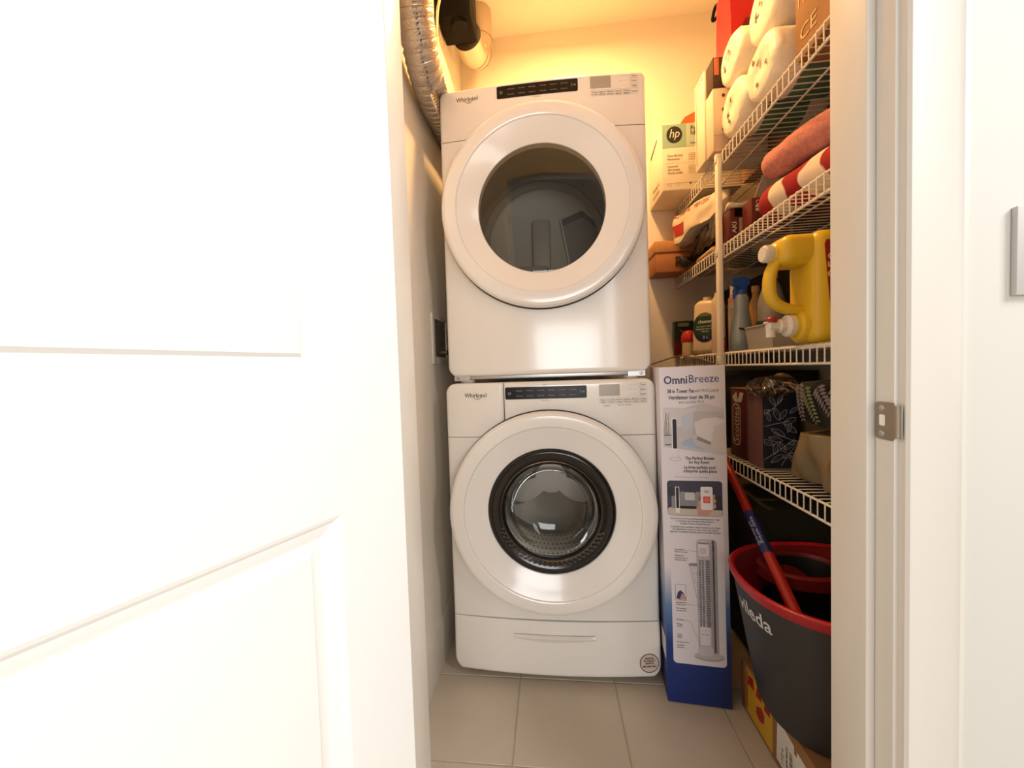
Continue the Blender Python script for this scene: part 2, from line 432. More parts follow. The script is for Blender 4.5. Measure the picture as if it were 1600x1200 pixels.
for z in (DZ0, DZ1):
    q = [db.verts.new(DF(0, z, 0)), db.verts.new(DF(DW, z, 0)), db.verts.new(DF(DW, z, -DT)), db.verts.new(DF(0, z, -DT))]; db.faces.new(q)
bmesh.ops.remove_doubles(db, verts=db.verts[:], dist=.0001)
bmesh.ops.recalc_face_normals(db, faces=db.faces[:])
db.to_mesh(door.data); db.free(); door.data.set_sharp_from_angle(angle=R(12))
for z in (.25, 1.44, 1.83):
    hb = B(); pin = DF(-.004, 0, -DT-.004)
    for k in range(5):
        tube(hb, [(pin.x, pin.y, z-.044+k*.018), (pin.x, pin.y, z-.044+k*.018+.0165)], .0055, seg=12)
    q = [DF(-.0012, z-.044, -.002), DF(-.0012, z+.044, -.002), DF(-.0012, z+.044, -DT), DF(-.0012, z-.044, -DT)]
    w = [hb.verts.new(p) for p in q]; hb.faces.new(w)
    obj('hinge', hb, NICKEL, door)

# ------------------------------------------------------------------ washer and dryer
def surf(xc, hw, y0, bow, z0=0.0, lean=0.0):
    return lambda x, z: y0-bow*(1-((x-xc)/hw)**2)+lean*(z-z0)
def front_panel(bm, x0, x1, z0, z1, fn, rad, depth=.05, edge=.012, hole=None, nx=26, nz=26):
    """bowed front with rounded outline corners rad=(top left, top right, bottom right, bottom left)"""
    def ramp(n):   # samples crowded at both ends
        e = [0, .08, .2, .38, .62, 1.0]
        return e
    def samples(a, b, n, r0_, r1_):
        s = [a+r0_*k for k in (0, .06, .16, .3, .5, .75, 1)] if r0_ > 0 else [a]
        t = [b-r1_*k for k in (1, .75, .5, .3, .16, .06, 0)] if r1_ > 0 else [b]
        m = [s[-1]+(t[0]-s[-1])*k/n for k in range(1, n)]
        return s+m+t
    tl, tr, br, bl = rad
    Z = samples(z0, z1, nz, max(bl, br, edge), max(tl, tr, edge))
    def lim(z, r_b, r_t):
        if r_b > 0 and z < z0+r_b: d = z0+r_b-z; return r_b-math.sqrt(max(0, r_b*r_b-d*d))
        if r_t > 0 and z > z1-r_t: d = z-(z1-r_t); return r_t-math.sqrt(max(0, r_t*r_t-d*d))
        return 0.0
    U = samples(0, 1, nx, edge/(x1-x0), edge/(x1-x0))
    rows = []
    for z in Z:
        a = x0+lim(z, bl, tl); b = x1-lim(z, br, tr); row = []
        for u in U:
            x = a+(b-a)*u
            d = min(x-a, b-x, (z-z0) if (bl or br) else 9, (z1-z) if (tl or tr) else 9)
            yy = fn(x, z)
            if d < edge: yy += edge-math.sqrt(max(0, edge*edge-(edge-d)**2))
            row.append(bm.verts.new((x, yy, z)))
        rows.append(row)
    for i in range(len(rows)-1):
        for j in range(len(U)-1):
            q = (rows[i][j], rows[i][j+1], rows[i+1][j+1], rows[i+1][j])
            if hole:
                cx_ = sum(v.co.x for v in q)/4; cz_ = sum(v.co.z for v in q)/4
                if math.hypot(cx_-hole[0], cz_-hole[1]) < hole[2]: continue
            bm.faces.new(q)
    ring = rows[0][:]+[r[-1] for r in rows[1:]]+rows[-1][-2::-1]+[r[0] for r in rows[-2:0:-1]]
    yb = max(v.co.y for v in ring)+depth
    back = [bm.verts.new((v.co.x, yb, v.co.z)) for v in ring]; n = len(ring)
    for k in range(n): bm.faces.new((ring[k], back[k], back[(k+1) % n], ring[(k+1) % n]))
    return bm
def on_surf(bm, fn, eps=.0008):
    for v in bm.verts: v.co.y = fn(v.co.x, v.co.z)-eps
    return bm
def disp_rect(x0, x1, z0, z1, r, fn, eps=.001):
    """thin rounded rectangle following the bowed front"""
    bm = B(); n = 14; rows = []
    for j in range(9):
        z = z0+(z1-z0)*(0, .03, .1, .25, .5, .75, .9, .97, 1)[j]
        d = max(0, z0+r-z, z-(z1-r)); ins = r-math.sqrt(max(0, r*r-d*d))
        rows.append([bm.verts.new((x0+ins+(x1-x0-2*ins)*k/n, fn(x0+ins+(x1-x0-2*ins)*k/n, z)-eps, z)) for k in range(n+1)])
    for a, b in zip(rows, rows[1:]):
        for k in range(n): bm.faces.new((a[k], a[k+1], b[k+1], b[k]))
    return bm
def T2(x, z): return FY(x, 0, z)
def logo(x, z, w, fn):
    bm = B()
    text(bm, 'Whirlpool', w*.27, T2(x, z), bold=.012, width=w)
    pts = [(x-w*.02+w*.19*math.cos(R(a)), z-w*.01+w*.17*math.sin(R(a))*(1.0)) for a in range(-150, 40, 10)]
    ribbon(bm, [(p[0]+w*.10, p[1]) for p in pts], w*.018, frame((0, 0, 0), (1, 0, 0), (0, 0, 1)))
    return on_surf(bm, fn)
DOTH = P('drum_hole', (18, 16, 15), 0.7)
def ring_profile(Ro):
    return [(.210, -.030), (Ro-.022, -.030), (Ro-.018, .004), (Ro-.005, .009), (Ro, .0135), (Ro, .018), (Ro-.002, .024), (Ro-.007, .030), (Ro-.015, .0335), (Ro-.028, .0345),
            (Ro-.046, .0335), (Ro-.0495, .0322), (Ro-.052, .0285), (Ro-.075, .0185), (Ro-.10, .0075), (.213, .0010), (.2085, -.001), (.207, -.004), (.207, -.028)]
def words(bm, lst, fn, eps=.0016):
    for s, x, z, size, w in lst: text(bm, s, size, T2(x, z), bold=.01, width=w)
    return on_surf(bm, fn, eps)

def machine(kind):
    dry = kind == 'dryer'
    if dry: x0, x1, z0, z1, y0, bow, lean = -.351, .330, 1.031, 1.997, 1.277, .016, .012
    else:   x0, x1, z0, z1, y0, bow, lean = -.356, .335, .028, 1.008, 1.250, .017, 0.0
    xc = (x0+x1)/2; hw = (x1-x0)/2
    fn = surf(xc, hw, y0, bow, z0, lean)
    cxd, czd, Ro = (-.015, 1.574, .327) if dry else (-.0105, .582, .333)
    yd = fn(cxd, czd)-.012
    if dry: t = thing('dryer', 'white front loading dryer stacked on top, smoky round door glass', 'dryer', (xc, 1.6, 1.008))
    else: t = thing('washer', 'white front loading washer below the dryer, steel drum behind black ringed glass', 'washer', (xc, 1.6, 0))
    cab = B(); yb = y0+.66
    box(cab, x0+(.046 if dry else .012), x1-.012, y0+.055, yb, z0+(.004 if dry else .0), z1-.006, bev=.006)
    # cabinet front opening for the drum
    dele = [f for f in cab.faces if f.normal.y < -.9 and f.calc_area() > .2]
    bmesh.ops.delete(cab, geom=dele, context='FACES')
    obj('cabinet', cab, ENAM, t)
    seam = 1.826 if dry else .827
    hole = (cxd, czd, .262)
    if dry:
        obj('lower_panel', front_panel(B(), x0, x1, z0, seam-.0014, fn, (0, 0, .034, .034), hole=hole, nz=34, nx=34), ENAM, t)
        obj('control_panel', front_panel(B(), x0, x1, seam+.0014, z1, fn, (.022, .022, 0, 0), nz=8, nx=34, hole=hole), ENAM, t)
        zs = 1.9645
    else:
        obj('front_panel', front_panel(B(), x0, x1, .2125, seam-.0010, fn, (0, 0, 0, 0), hole=hole, nz=34, nx=34), ENAM, t)
        obj('control_panel', front_panel(B(), -.1555, x1, seam+.0010, z1, fn, (0, .034, 0, 0), nz=8, nx=26, hole=hole), ENAM, t)
        dd = obj('dispenser_drawer', front_panel(B(), x0, -.1570, seam+.0010, z1, fn, (.034, 0, 0, 0), nz=8, nx=12, hole=hole), ENAM, t)
        zs = .972
    # dark seams sit behind the joints
    dy = lean*(seam-z0)+.008
    obj('seam_gasket', bxm(x0+.014, x1-.014, y0+dy, y0+dy+.006, seam-.006, seam+.006), SEAM, t)
    if not dry:
        obj('seam_gasket', bxm(x0+.014, x1-.014, y0+.006, y0+.012, .206, .217), SEAM, t)
        obj('seam_gasket', bxm(-.160, -.152, y0-.004, y0+.006, seam, z1-.02), SEAM, t)
    # printed console
    con = obj('console_display', disp_rect(-.1505, .1145, zs-.0205, zs+.0195, .004, fn, .0012), BLKP, t)
    lw = B(); cols = (-.103, -.068, -.033, .002, .036, .070)
    if dry: L1 = ('Normal', 'Heavy Duty', 'Bulky', 'Towels', 'Delicates', 'Casual'); L2 = ('Quick Dry', 'Wrinkle Shield', 'Steam', 'Timed Dry', 'Rack Dry', 'Cool Air')
    else:   L1 = ('Regular', 'Delicates', 'Quick Wash', 'Bulky', 'Colors', 'Towels'); L2 = ('Normal', 'Heavy Duty', 'Sanitize', 'Whites', 'Cold Wash', 'Drain')
    W = []
    for c_, a, b in zip(cols, L1, L2):
        W += [(a, c_, zs+.0075, .0055, .0062*3.6), (b, c_, zs-.0095, .0055, .0060*3.6)]
    words(lw, W, fn, .0018); obj('console_legend', lw, DIMINK, con)
    IC = P('icon_white', (205, 196, 186), .6)
    ic = B(); ring = ell_pts(-.136, zs-.001, .0042, .0042, 20, 125, 415); ribbon(ic, ring, .0009, T2(0, 0))
    ribbon(ic, [(-.136, zs+.0005), (-.136, zs+.0048)], .0009, T2(0, 0))
    obj('power_icon', on_surf(ic, fn, .0019), IC, con)
    ic = B(); ribbon(ic, [(.094, zs+.0065), (.094, zs-.0055), (.101, zs-.0005)], .0009, T2(0, 0), closed=True)
    for k in (.1035, .1065): ribbon(ic, [(k, zs+.002), (k, zs-.003)], .0009, T2(0, 0))
    obj('start_icon', on_surf(ic, fn, .0019), IC, con)
    obj('status_screen', disp_rect(.154, .2195, zs-.0165, zs+.0205, .0015, fn, .0012), P('lcd_screen', (168, 160, 148), .25), t)
    bt = B(); W = []; zb = zs-.0325
    names = (('Time', 'Dry'), ('Steam', 'Dry'), ('Static', 'Reduce'), ('Damp Dry', 'Signal'), ('Cycle', 'Signal'), ('Favorite', '')) if dry else (('Clean', 'Washer'), ('Load', '& Go'), ('Steam', 'Clean'), ('Extra', 'Rinse'), ('Pre', 'Soak'), ('Delay', 'Start'))
    for k, (a, b) in enumerate(names):
        xx = .167+k*.0255
        ribbon(bt, rr_pts(xx-.0115, xx+.0115, zb-.009, zb+.009, .002, 3), .0004, T2(0, 0), closed=True)
        W += [(a, xx, zb+(.0032 if b else 0), .0062, .018)]
        if b: W += [(b, xx, zb-.0042, .0062, .018)]
        poly(bt, ell_pts(xx, zb+.0145, .0009, .0009, 8), T2(0, 0))
    side = ('Temp', 'Dryness', 'Wrinkle') if dry else ('Temp', 'Spin', 'Soil')
    for k, s in enumerate(side):
        zz = zs+.017-k*.0155
        W += [(s, .293, zz, .0065, .017)]
        ribbon(bt, rr_pts(.280, .306, zz-.006, zz+.006, .002, 3), .0004, T2(0, 0), closed=True)
        for q in range(3+(k == 1)*1): poly(bt, ell_pts(.274-q*.009, zz+.0015, .0009, .0009, 8), T2(0, 0))
    on_surf(bt, fn, .001); words(bt2 := B(), W, fn, .001)
    obj('button_outline', bt, GREYINK, t); obj('button_legend', bt2, INK, t)
    caps = [('Cycle', -.02, zs+.025, .004, .014), ('Cycle Select', -.02, zs-.0255, .004, .026)]
    if not dry: caps += [('smart', .178, zb-.0155, .006, .022), ('Control Lock', .222, zb-.0145, .0045, .02), ('hold 3 sec', .246, zb-.0145, .0045, .02)]
    for c_ in caps: obj('printed_caption', words(B(), [c_], fn, .001), GREYINK, t)
    obj('logo', logo(-.252 if dry else -.251, 1.959 if dry else .967, .075, fn), P('logo_grey', (92, 78, 72), .5), t)
    # round door: white ring, glass, and what shows behind it
    Mr = ALONG_NY(cxd, yd, czd)
    rg = obj('door', lathe(B(), ring_profile(Ro)+[(.210, -.030)], Mr, seg=96), ENAM2, t, sharp=13)
    gk = B(); lathe(gk, [(Ro+.0016, -.034), (Ro+.0016, .0045), (Ro-.032, .0045), (Ro-.032, -.034)], Mr, seg=96); obj('door_gap_shade', gk, P('gap_shade_dark', (38, 32, 28), .7), rg)  # dark ring paints the shadow gap behind the door rim
    if dry:
        obj('door_glass', lathe(B(), [(.2072, -.002), (.18, .0), (.12, .0025), (.06, .0037), (0, .004)], Mr, seg=72), glassy('smoky_glass', (.70, .68, .63), .028, .01), rg)
        dr = B(); lathe(dr, [(.245, -.03), (.250, -.05), (.285, -.06), (.285, -.36)], Mr, seg=64)
        obj('drum', dr, P('drum_grey', (176, 174, 166), .35), t)
        bk = B(); lathe(bk, [(.285, -.36), (.262, -.358), (.255, -.350), (.232, -.350), (.225, -.362), (.20, -.372), (0, -.378)], Mr, seg=64)
        box(bk, cxd-.045, cxd+.03, yd+.345, yd+.385, czd-.26, czd+.10, bev=.012)
        obj('drum_back', bk, P('drum_back_grey', (168, 165, 156), .4), t)
        gr = B(); out = [(.075, .095), (.165, .13), (.275, .03), (.215, -.11), (.115, -.135)]
        M2 = FY(cxd, yd+.358, czd)
        poly(gr, out, M2, h=.0, t=.02); obj('vent_cover', gr, P('vent_cover_grey', (120, 118, 110), .5), t)
        gh = B()
        for k in range(15):
            for (pa, pb) in ((out[0], out[1]), (out[1], out[2])):
                q = Vector(pa).lerp(Vector(pb), (k+.5)/15)
                for s in range(3): poly(gh, ell_pts(q.x-.0+.0*s, q.y-.010-.009*s, .0028, .0028, 8), M2, h=.0012)
        obj('vent_hole', gh, DOTH, t, kind='stuff')
        obj('vent_rim', ribbon(B(), out, .008, M2, h=.0018, closed=True), P('drum_grey', (176, 174, 166), .35), t)
        # lint housing lip at the bottom of the opening
        lh = B(); box(lh, cxd-.16, cxd+.02, yd+.07, yd+.17, czd-.20, czd-.165, bev=.012); obj('lint_housing', lh, P('vent_cover_grey', (120, 118, 110), .5), t)
    else:
        obj('door_trim', lathe(B(), [(.2075, -.001), (.203, .0055), (.194, .0075), (.186, .0060), (.168, -.002), (.160, -.008), (.1575, -.006), (.1545, -.012)], Mr, seg=80), P('door_trim_black', (20, 15, 14), .16), rg, sharp=60)
        obj('trim_line', lathe(B(), [(.1675, -.0012), (.1655, .0005), (.1635, -.0022)], Mr, seg=80), P('trim_line_grey', (120, 112, 106), .2, .7), rg)
        obj('door_glass', lathe(B(), [(.157, -.008), (.150, -.001), (.143, -.014), (.136, -.04), (.128, -.062), (.11, -.076), (.06, -.086), (0, -.089)], Mr, seg=72), glassy('clear_bowl_glass', (.86, .84, .80), .028, .02), rg, sharp=60)
        be = B(); lathe(be, [(.250, -.03), (.248, -.05), (.215, -.06), (.205, -.075), (.212, -.09), (.200, -.105), (.205, -.12), (.240, -.125)], Mr, seg=64); obj('bellows', be, P('bellows_grey', (72, 68, 66), .5), t)
        # dimpled shading pads on the bowl shoulder
        nb = B()
        for k in range(26):
            for rr_, q in ((.170, 0), (.178, .5)):
                a = R(200+140*(k+q)/26); c_ = (rr_*math.cos(a), rr_*math.sin(a))
                lathe(nb, [(.0046, .0), (.0032, .0018), (0, .0024)], Mr @ Matrix.Translation((c_[0], c_[1], -.0012+(rr_-.168)*.45)), seg=8, sx=1.5, sy=.8)
        obj('dimple', nb, P('dimple_grey', (70, 62, 58), .25), rg, kind='stuff')
        dr = B(); lathe(dr, [(.232, -.11), (.238, -.12), (.262, -.135), (.262, -.44), (.25, -.455)], Mr, seg=64)
        DS = P('drum_steel', (196, 192, 184), .34, .7)
        obj('drum', dr, DS, t)
        bk = B(); lathe(bk, [(.25, -.455), (.20, -.460), (.12, -.452), (.05, -.44), (0, -.437)], Mr, seg=64); obj('drum_back', bk, DS, t)
        sp2 = B(); n_ = 72; ro = []; ri = []
        for k in range(n_):        # three-armed pressing on the drum back
            a = 2*math.pi*k/n_; lob = .10+.145*max(0, math.cos(1.5*(a-math.pi/2)))**2 if True else 0
            lob = .085+.155*(max(0.0, math.cos(3*(a-math.pi/2)))**1.2)
            ro.append(sp2.verts.new(Mr @ Vector((lob*math.cos(a), lob*math.sin(a), -.447)))); ri.append(sp2.verts.new(Mr @ Vector((lob*.78*math.cos(a), lob*.78*math.sin(a), -.395))))
        for k in range(n_): sp2.faces.new((ro[k], ro[(k+1) % n_], ri[(k+1) % n_], ri[k]))
        sp2.faces.new(ri); obj('drum_spider', sp2, P('drum_steel_lit', (216, 213, 206), .38, .35), t)  # brighter copy of the drum steel, light put into its colour
        dh = B()
        for j in range(7):
            for k in range(34):
                a = R(205+130*(k+.5*(j % 2))/34); rr_ = .2605
                p = Mr @ Vector((rr_*math.cos(a), rr_*math.sin(a), -.17-j*.04))
                lathe(dh, [(0, .0006), (.0036, .0004)], frame(p, (0, 1, 0), (-math.sin(a), 0, math.cos(a))) , seg=8)
        obj('drum_hole', dh, DOTH, t, kind='stuff')
        for a0 in (90, 210, 330):
            lf = B(); prof = [(-.045, 0), (-.02, .045), (0, .052), (.02, .045), (.045, 0)]
            ends = []
            for h_ in (-.14, -.42):
                ends.append([lf.verts.new(Mr @ Vector(((.262-p[1])*math.cos(R(a0))-p[0]*math.sin(R(a0)), (.262-p[1])*math.sin(R(a0))+p[0]*math.cos(R(a0)), h_))) for p in prof])
            for k in range(4): lf.faces.new((ends[0][k], ends[0][k+1], ends[1][k+1], ends[1][k]))
            lf.faces.new(ends[0]); lf.faces.new(ends[1])
            obj('drum_lifter', lf, P('lifter_grey', (150, 147, 142), .4), t)
    if dry:
        # levelling feet and grey base rail between the machines
        bs = B(); box(bs, x0+.020, x1-.020, y0+.010, y0+.30, 1.020, 1.034, bev=.002); box(bs, x0+.020, x0+.075, y0+.004, y0+.012, 1.016, 1.034); box(bs, x1-.075, x1-.020, y0+.004, y0+.012, 1.016, 1.034)
        rail = obj('base_rail', bs, ZINC, t)
        for xx in (x0+.033, x1-.033):
            obj('screw', lathe(B(), [(0, .003), (.004, .0024), (.005, 0)], ALONG_NY(xx, y0+.004, 1.025), seg=14), NICKEL, rail)
        for xx, yy in ((x0+.06, y0+.04), (x1-.06, y0+.04), (x0+.06, y0+.6), (x1-.06, y0+.6)):
            obj('foot', lathe(B(), [(0, 0), (.022, 0), (.026, .004), (.026, .010), (.012, .014), (.012, .024)], Matrix.Translation((xx, yy, 1.0085)), seg=24), P('foot_white', (226, 220, 208), .4), t)
    else:
        fz = surf(xc, hw, y0-.002, bow+.004)
        dwr = obj('toe_drawer', front_panel(B(), x0+.001, x1, .028, .2105, lambda x, z: fz(x, z)-.010*math.sin(max(0, min(1, (.21-z)/.18))*1.5), (0, 0, .040, .040), nz=10, nx=30), ENAM, t)
        fh = lambda x, z: fz(x, z)-.010*math.sin(max(0, min(1, (.21-z)/.18))*1.5)
        hx0, hx1 = -.146, .122; hb = B(); n_ = 20
        top = []; mid = []; low = []
        for k in range(n_+1):
            u = k/n_; x = hx0+(hx1-hx0)*u; s = math.sin(math.pi*u)
            top.append(hb.verts.new((x, fh(x, .166)-.0012, .1655)))
            mid.append(hb.verts.new((x, fh(x, .16)-.004-.006*s**.5, .1590)))
            low.append(hb.verts.new((x, fh(x, .145)-.0006, .1530-.010*s)))
        for A_, B_ in ((top, mid), (mid, low)):
            for k in range(n_): hb.faces.new((A_[k], A_[k+1], B_[k+1], B_[k]))
        obj('drawer_handle', hb, ENAM, dwr, sharp=20)
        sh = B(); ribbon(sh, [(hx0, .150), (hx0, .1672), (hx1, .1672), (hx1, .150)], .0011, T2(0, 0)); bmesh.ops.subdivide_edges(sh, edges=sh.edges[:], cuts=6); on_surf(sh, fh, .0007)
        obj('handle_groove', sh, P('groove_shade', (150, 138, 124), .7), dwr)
        sx_, sz_ = .294, .079; sg = B(); poly(sg, ell_pts(sx_, sz_, .0310, .0305, 40), T2(0, 0)); on_surf(sg, fh, .0012)
        stk = obj('round_sticker', sg, P('sticker_paper', (214, 196, 184), .5), t)
        sr = B(); ribbon(sr, ell_pts(sx_, sz_, .0302, .0297, 40), .0024, T2(0, 0), closed=True)
        for s, zz, w in (('REGISTER', .0155, .028), ('FOR WARRANTY', .0075, .038), ('SERVICE', -.0005, .027), ('800-688-2002', -.0105, .044)):
            text(sr, s, .0075, T2(sx_, sz_+zz), bold=.03, width=w)
        on_surf(sr, fh, .0018); obj('sticker_print', sr, P('sticker_brown', (82, 56, 48), .6), stk)
        for xx, yy in ((x0+.06, y0+.06), (x1-.06, y0+.06), (x0+.06, y0+.58), (x1-.06, y0+.58)):
            obj('foot', lathe(B(), [(0, 0), (.020, 0), (.024, .004), (.024, .012), (.010, .016), (.010, .03)], Matrix.Translation((xx, yy, .0005)), seg=24), BLKM, t)
    return t
machine('washer'); machine('dryer')

# ------------------------------------------------------------------ foil duct, booster fan, vent pipe, cable, outlet box
FOIL = P('foil', (204, 197, 188), .46, .9, bump=.8, bscale=170, dist=.003)
dpath = smoothpath([(-.315, .93, 2.36), (-.345, 1.03, 2.20), (-.356, 1.08, 2.09), (-.3615, 1.165, 2.000), (-.3665, 1.28, 1.978), (-.371, 1.42, 1.990), (-.373, 1.60, 1.995), (-.373, 1.78, 1.97), (-.373, 1.90, 1.86)], 26)
duct = thing('foil_duct', 'silver foil flexible duct running down the left wall behind the dryer', 'duct', (-.365, 1.3, 1.9))
db = B(); rings = []
L = 0; rad = []
for i, p in enumerate(dpath):
    if i: L += (dpath[i]-dpath[i-1]).length
    ph = (L/.021) % 1.0
    rad.append(.0545+.0026*abs(math.sin(math.pi*ph))**.6-.0022*(1 if ph < .12 else 0)+rnd.uniform(-.0005, .0005))
tube(db, dpath, rad, seg=28, ref=(1, 0, 0), sq=.93)
def squash(p):
    p.x = max(p.x, XL+.003)
    if p.y > 1.20 and p.z < 2.000: p.x = min(p.x, -.3545)
for v in db.verts: squash(v.co)
obj('duct_skin', db, FOIL, duct, sharp=80)
wb = B(); helix = []
acc = 0; prev = dpath[0]; px = None
for i in range(len(dpath)-1):
    d = (dpath[i+1]-dpath[i])
    for k in range(8):
        p = dpath[i].lerp(dpath[i+1], k/8); acc += d.length/8
        dd = d.normalized(); x = Vector((1, 0, 0)); x = (x-dd*x.dot(dd)).normalized(); y = dd.cross(x)
        a = 2*math.pi*acc/.021; q = p+.0575*(math.cos(a)*x*.93+math.sin(a)*y); squash(q); helix.append(q)
tube(wb, helix, .0014, seg=5)
obj('duct_wire', wb, P('wire_steel', (214, 204, 190), .3, 1.0), duct)
mb = B(); rr2 = random.Random(3)
acc = 0
for i in range(len(dpath)-1):
    acc += (dpath[i+1]-dpath[i]).length
    if 1.93 < dpath[i].z < 2.10 and i % 2 == 0:
        dd = (dpath[i+1]-dpath[i]).normalized(); vdir = (Vector((0, 0, CZ))-dpath[i]).normalized()
        y = (vdir-dd*vdir.dot(dd)).normalized(); x = dd.cross(y)
        M = frame(dpath[i]+y*.0595-x*.004, dd, x)
        for s in range(3):
            u0 = rr2.uniform(-.003, .002); v0 = rr2.uniform(-.006, .003)
            ribbon(mb, [(u0, v0), (u0+rr2.uniform(-.001, .004), v0+rr2.uniform(.003, .007)), (u0+rr2.uniform(.001, .005), v0+rr2.uniform(0, .005))], .0012, M)
obj('printed_marking', mb, INK, duct, kind='stuff')

bu = thing('booster_fan', 'black plastic fan unit hanging under the ceiling beside the vent pipe', 'fan', (-.35, 1.60, 2.44))
fb = B(); box(fb, -.418, -.280, 1.56, 1.70, 2.495, 2.72, bev=.006)
obj('housing', fb, BLKM, bu)
sk = lathe(B(), [(0, -.012), (.030, -.010), (.034, -.004), (.034, .01), (0, .01)], Matrix.Translation((-.335, 1.60, 2.491)), seg=28); obj('collar', sk, BLKM, bu)
obj('side_bracket', bxm(-.4245, -.4185, 1.54, 1.585, 2.44, 2.72, bev=.003), BLKM, bu)
obj('side_clip', bxm(-.424, -.410, 1.535, 1.552, 2.455, 2.49, bev=.002), BLKM, bu)
obj('wire_label', bxm(-.402, -.386, 1.5575, 1.5597, 2.600, 2.655), P('label_pale', (214, 196, 176), .6), bu)
obj('warning_label', poly(B(), [(-.300, 2.68), (-.290, 2.68), (-.288, 2.60), (-.293, 2.57), (-.299, 2.61)], FY(0, 1.5593, 0)), P('label_tan', (196, 160, 96), .6), bu)
vp = thing('vent_pipe', 'shiny metal vent pipe with round elbow under the ceiling, behind the black fan', 'pipe', (-.30, 1.80, 2.50))
PIPE = P('pipe_metal', (206, 196, 180), .28, .9, bump=.04, bscale=60)
obj('riser', tube(B(), [(-.295, 1.856, 2.60), (-.295, 1.856, ZC)], .062, seg=36), PIPE, vp)
el = [(-.326, 1.716, 2.542), (-.317, 1.785, 2.540), (-.309, 1.81, 2.547), (-.301, 1.835, 2.565), (-.296, 1.850, 2.595), (-.295, 1.856, 2.63)]
obj('elbow', tube(B(), smoothpath(el, 5), .064, seg=36), PIPE, vp)
for (c_, ax, r_) in (((-.309, 1.81, 2.547), (.16, .93, .28), .0660), ((-.300, 1.838, 2.568), (.1, .8, .55), .0662), ((-.295, 1.856, 2.63), (0, 0, 1), .0662)):
    ax = Vector(ax).normalized()*.0022; c_ = Vector(c_)
    obj('elbow_bead', tube(B(), [c_-ax, c_-ax*.5, c_+ax*.5, c_+ax], [r_-.002, r_, r_, r_-.002], seg=36), P('bead_tan', (150, 122, 92), .5), vp)
cb = thing('cable', 'pale cable hanging in front of the black fan unit', 'cable', (-.395, 1.53, 2.5))
obj('cable_sheath', tube(B(), smoothpath([(-.372, 1.50, 2.70), (-.378, 1.50, 2.56), (-.392, 1.505, 2.51), (-.404, 1.51, 2.46), (-.409, 1.515, 2.37), (-.413, 1.53, 2.30)], 6), .0055, seg=10), P('cable_cream', (226, 200, 170), .5), cb)

ob_ = thing('outlet_box', 'white recessed laundry outlet box on left wall beside the dryer', 'outlet box', (XL, 1.44, 1.17))
fr = B(); y0_, y1_, z0_, z1_ = 1.335, 1.545, 1.080, 1.266; w_ = .030
for (a, b, c_, d) in ((y0_, y0_+w_, z0_, z1_), (y1_-w_, y1_, z0_, z1_), (y0_+w_-.001, y1_-w_+.001, z1_-w_*.6, z1_), (y0_+w_-.001, y1_-w_+.001, z0_, z0_+w_*.9)):
    box(fr, XL, XL+.006, a, b, c_, d, bev=.0015)
obj('face_frame', fr, P('outlet_plastic', (226, 219, 206), .45), ob_)
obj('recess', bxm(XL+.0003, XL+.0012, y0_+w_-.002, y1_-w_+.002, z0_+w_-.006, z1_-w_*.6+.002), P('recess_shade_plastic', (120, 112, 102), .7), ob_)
obj('valve', tube(B(), [(XL+.004, 1.415, 1.125), (XL+.030, 1.415, 1.125), (XL+.034, 1.44, 1.121), (XL+.036, 1.50, 1.10)], .0075, seg=12), P('valve_brown_metal', (120, 100, 88), .35, .8), ob_)

# ------------------------------------------------------------------ wire shelves
SX, SW = .643, 1.046           # front lip and wall
HS = [1.823, 1.486, 1.090, .709]
PITCH_ = .0254; NW = 53; LIP = .050
def shelf(z, label):
    t = thing('wire_shelf', label, 'shelf', (.85, 1.32, z), group=None)
    wr = None
    for k in range(NW):
        y = .655+k*PITCH_
        if y > YB-.012: break
        if wr is None:
            bm = B(); tube(bm, [(SW-.004, y, z-.0016), (SX+.006, y, z-.0016), (SX+.0015, y, z-.0032), (SX-.0002, y, z-.008), (SX-.0002, y, z-LIP)], .0017, seg=6)
            wr = obj('wire', bm, WIRE, t)
            base_y = y
        else:
            c = wr.copy(); C.objects.link(c); c.location = (wr.location[0], wr.location[1]+y-base_y, wr.location[2])
    for nm, x, zz, r in (('front_rail', SX+.0035, z-.0062, .0031), ('lip_rail', SX+.0032, z-LIP, .0034), ('middle_rail', SX+.112, z-.0062, .0030), ('middle_rail', SX+.255, z-.0062, .0030), ('back_rail', SW-.012, z-.0062, .0030)):
        obj(nm, tube(B(), [(x, YF+.008, zz), (x, YB-.004, zz)], r, seg=8), WIRE, t)
    cl_ = B(); box(cl_, SX-.006, SX+.012, YB-.012, YB-.0005, z-LIP-.008, z+.002, bev=.002); obj('end_clip', cl_, P('clip_white', (220, 210, 196), .5), t)
    return t
sh1 = shelf(HS[0], 'topmost white wire shelf, loaded with paper towels and printed boxes')
sh2 = shelf(HS[1], 'white wire shelf holding the rolled towels and flour bag')
sh3 = shelf(HS[2], 'white wire shelf at eye level with yellow jug and cleaning bottles')
sh4 = shelf(HS[3], 'lowest white wire shelf above the mop bucket, tissue boxes on it')
# bent end brace below the far end of the eye-level shelf
obj('end_brace', tube(B(), [(.505, 1.95, 1.055), (.60, 1.965, 1.083), (.632, 1.90, 1.093), (.6385, 1.70, 1.072), (.6385, 1.55, 1.050)], .0032, seg=7), P('brace_bronze', (128, 98, 76), .45), sh3)
po = thing('shelf_post', 'slim white upright post carrying the fronts of the wire shelves', 'post', (SX-.001, 1.478, 0))
obj('upright', bxm(SX-.0205, SX-.004, 1.466, 1.490, 0, HS[0]-.030, bev=.002), WIRE, po)
for z in HS:
    obj('shelf_clip', bxm(SX-.0235, SX-.0018, 1.4685, 1.4875, z-.046, z-.014, bev=.003), WIRE, po)

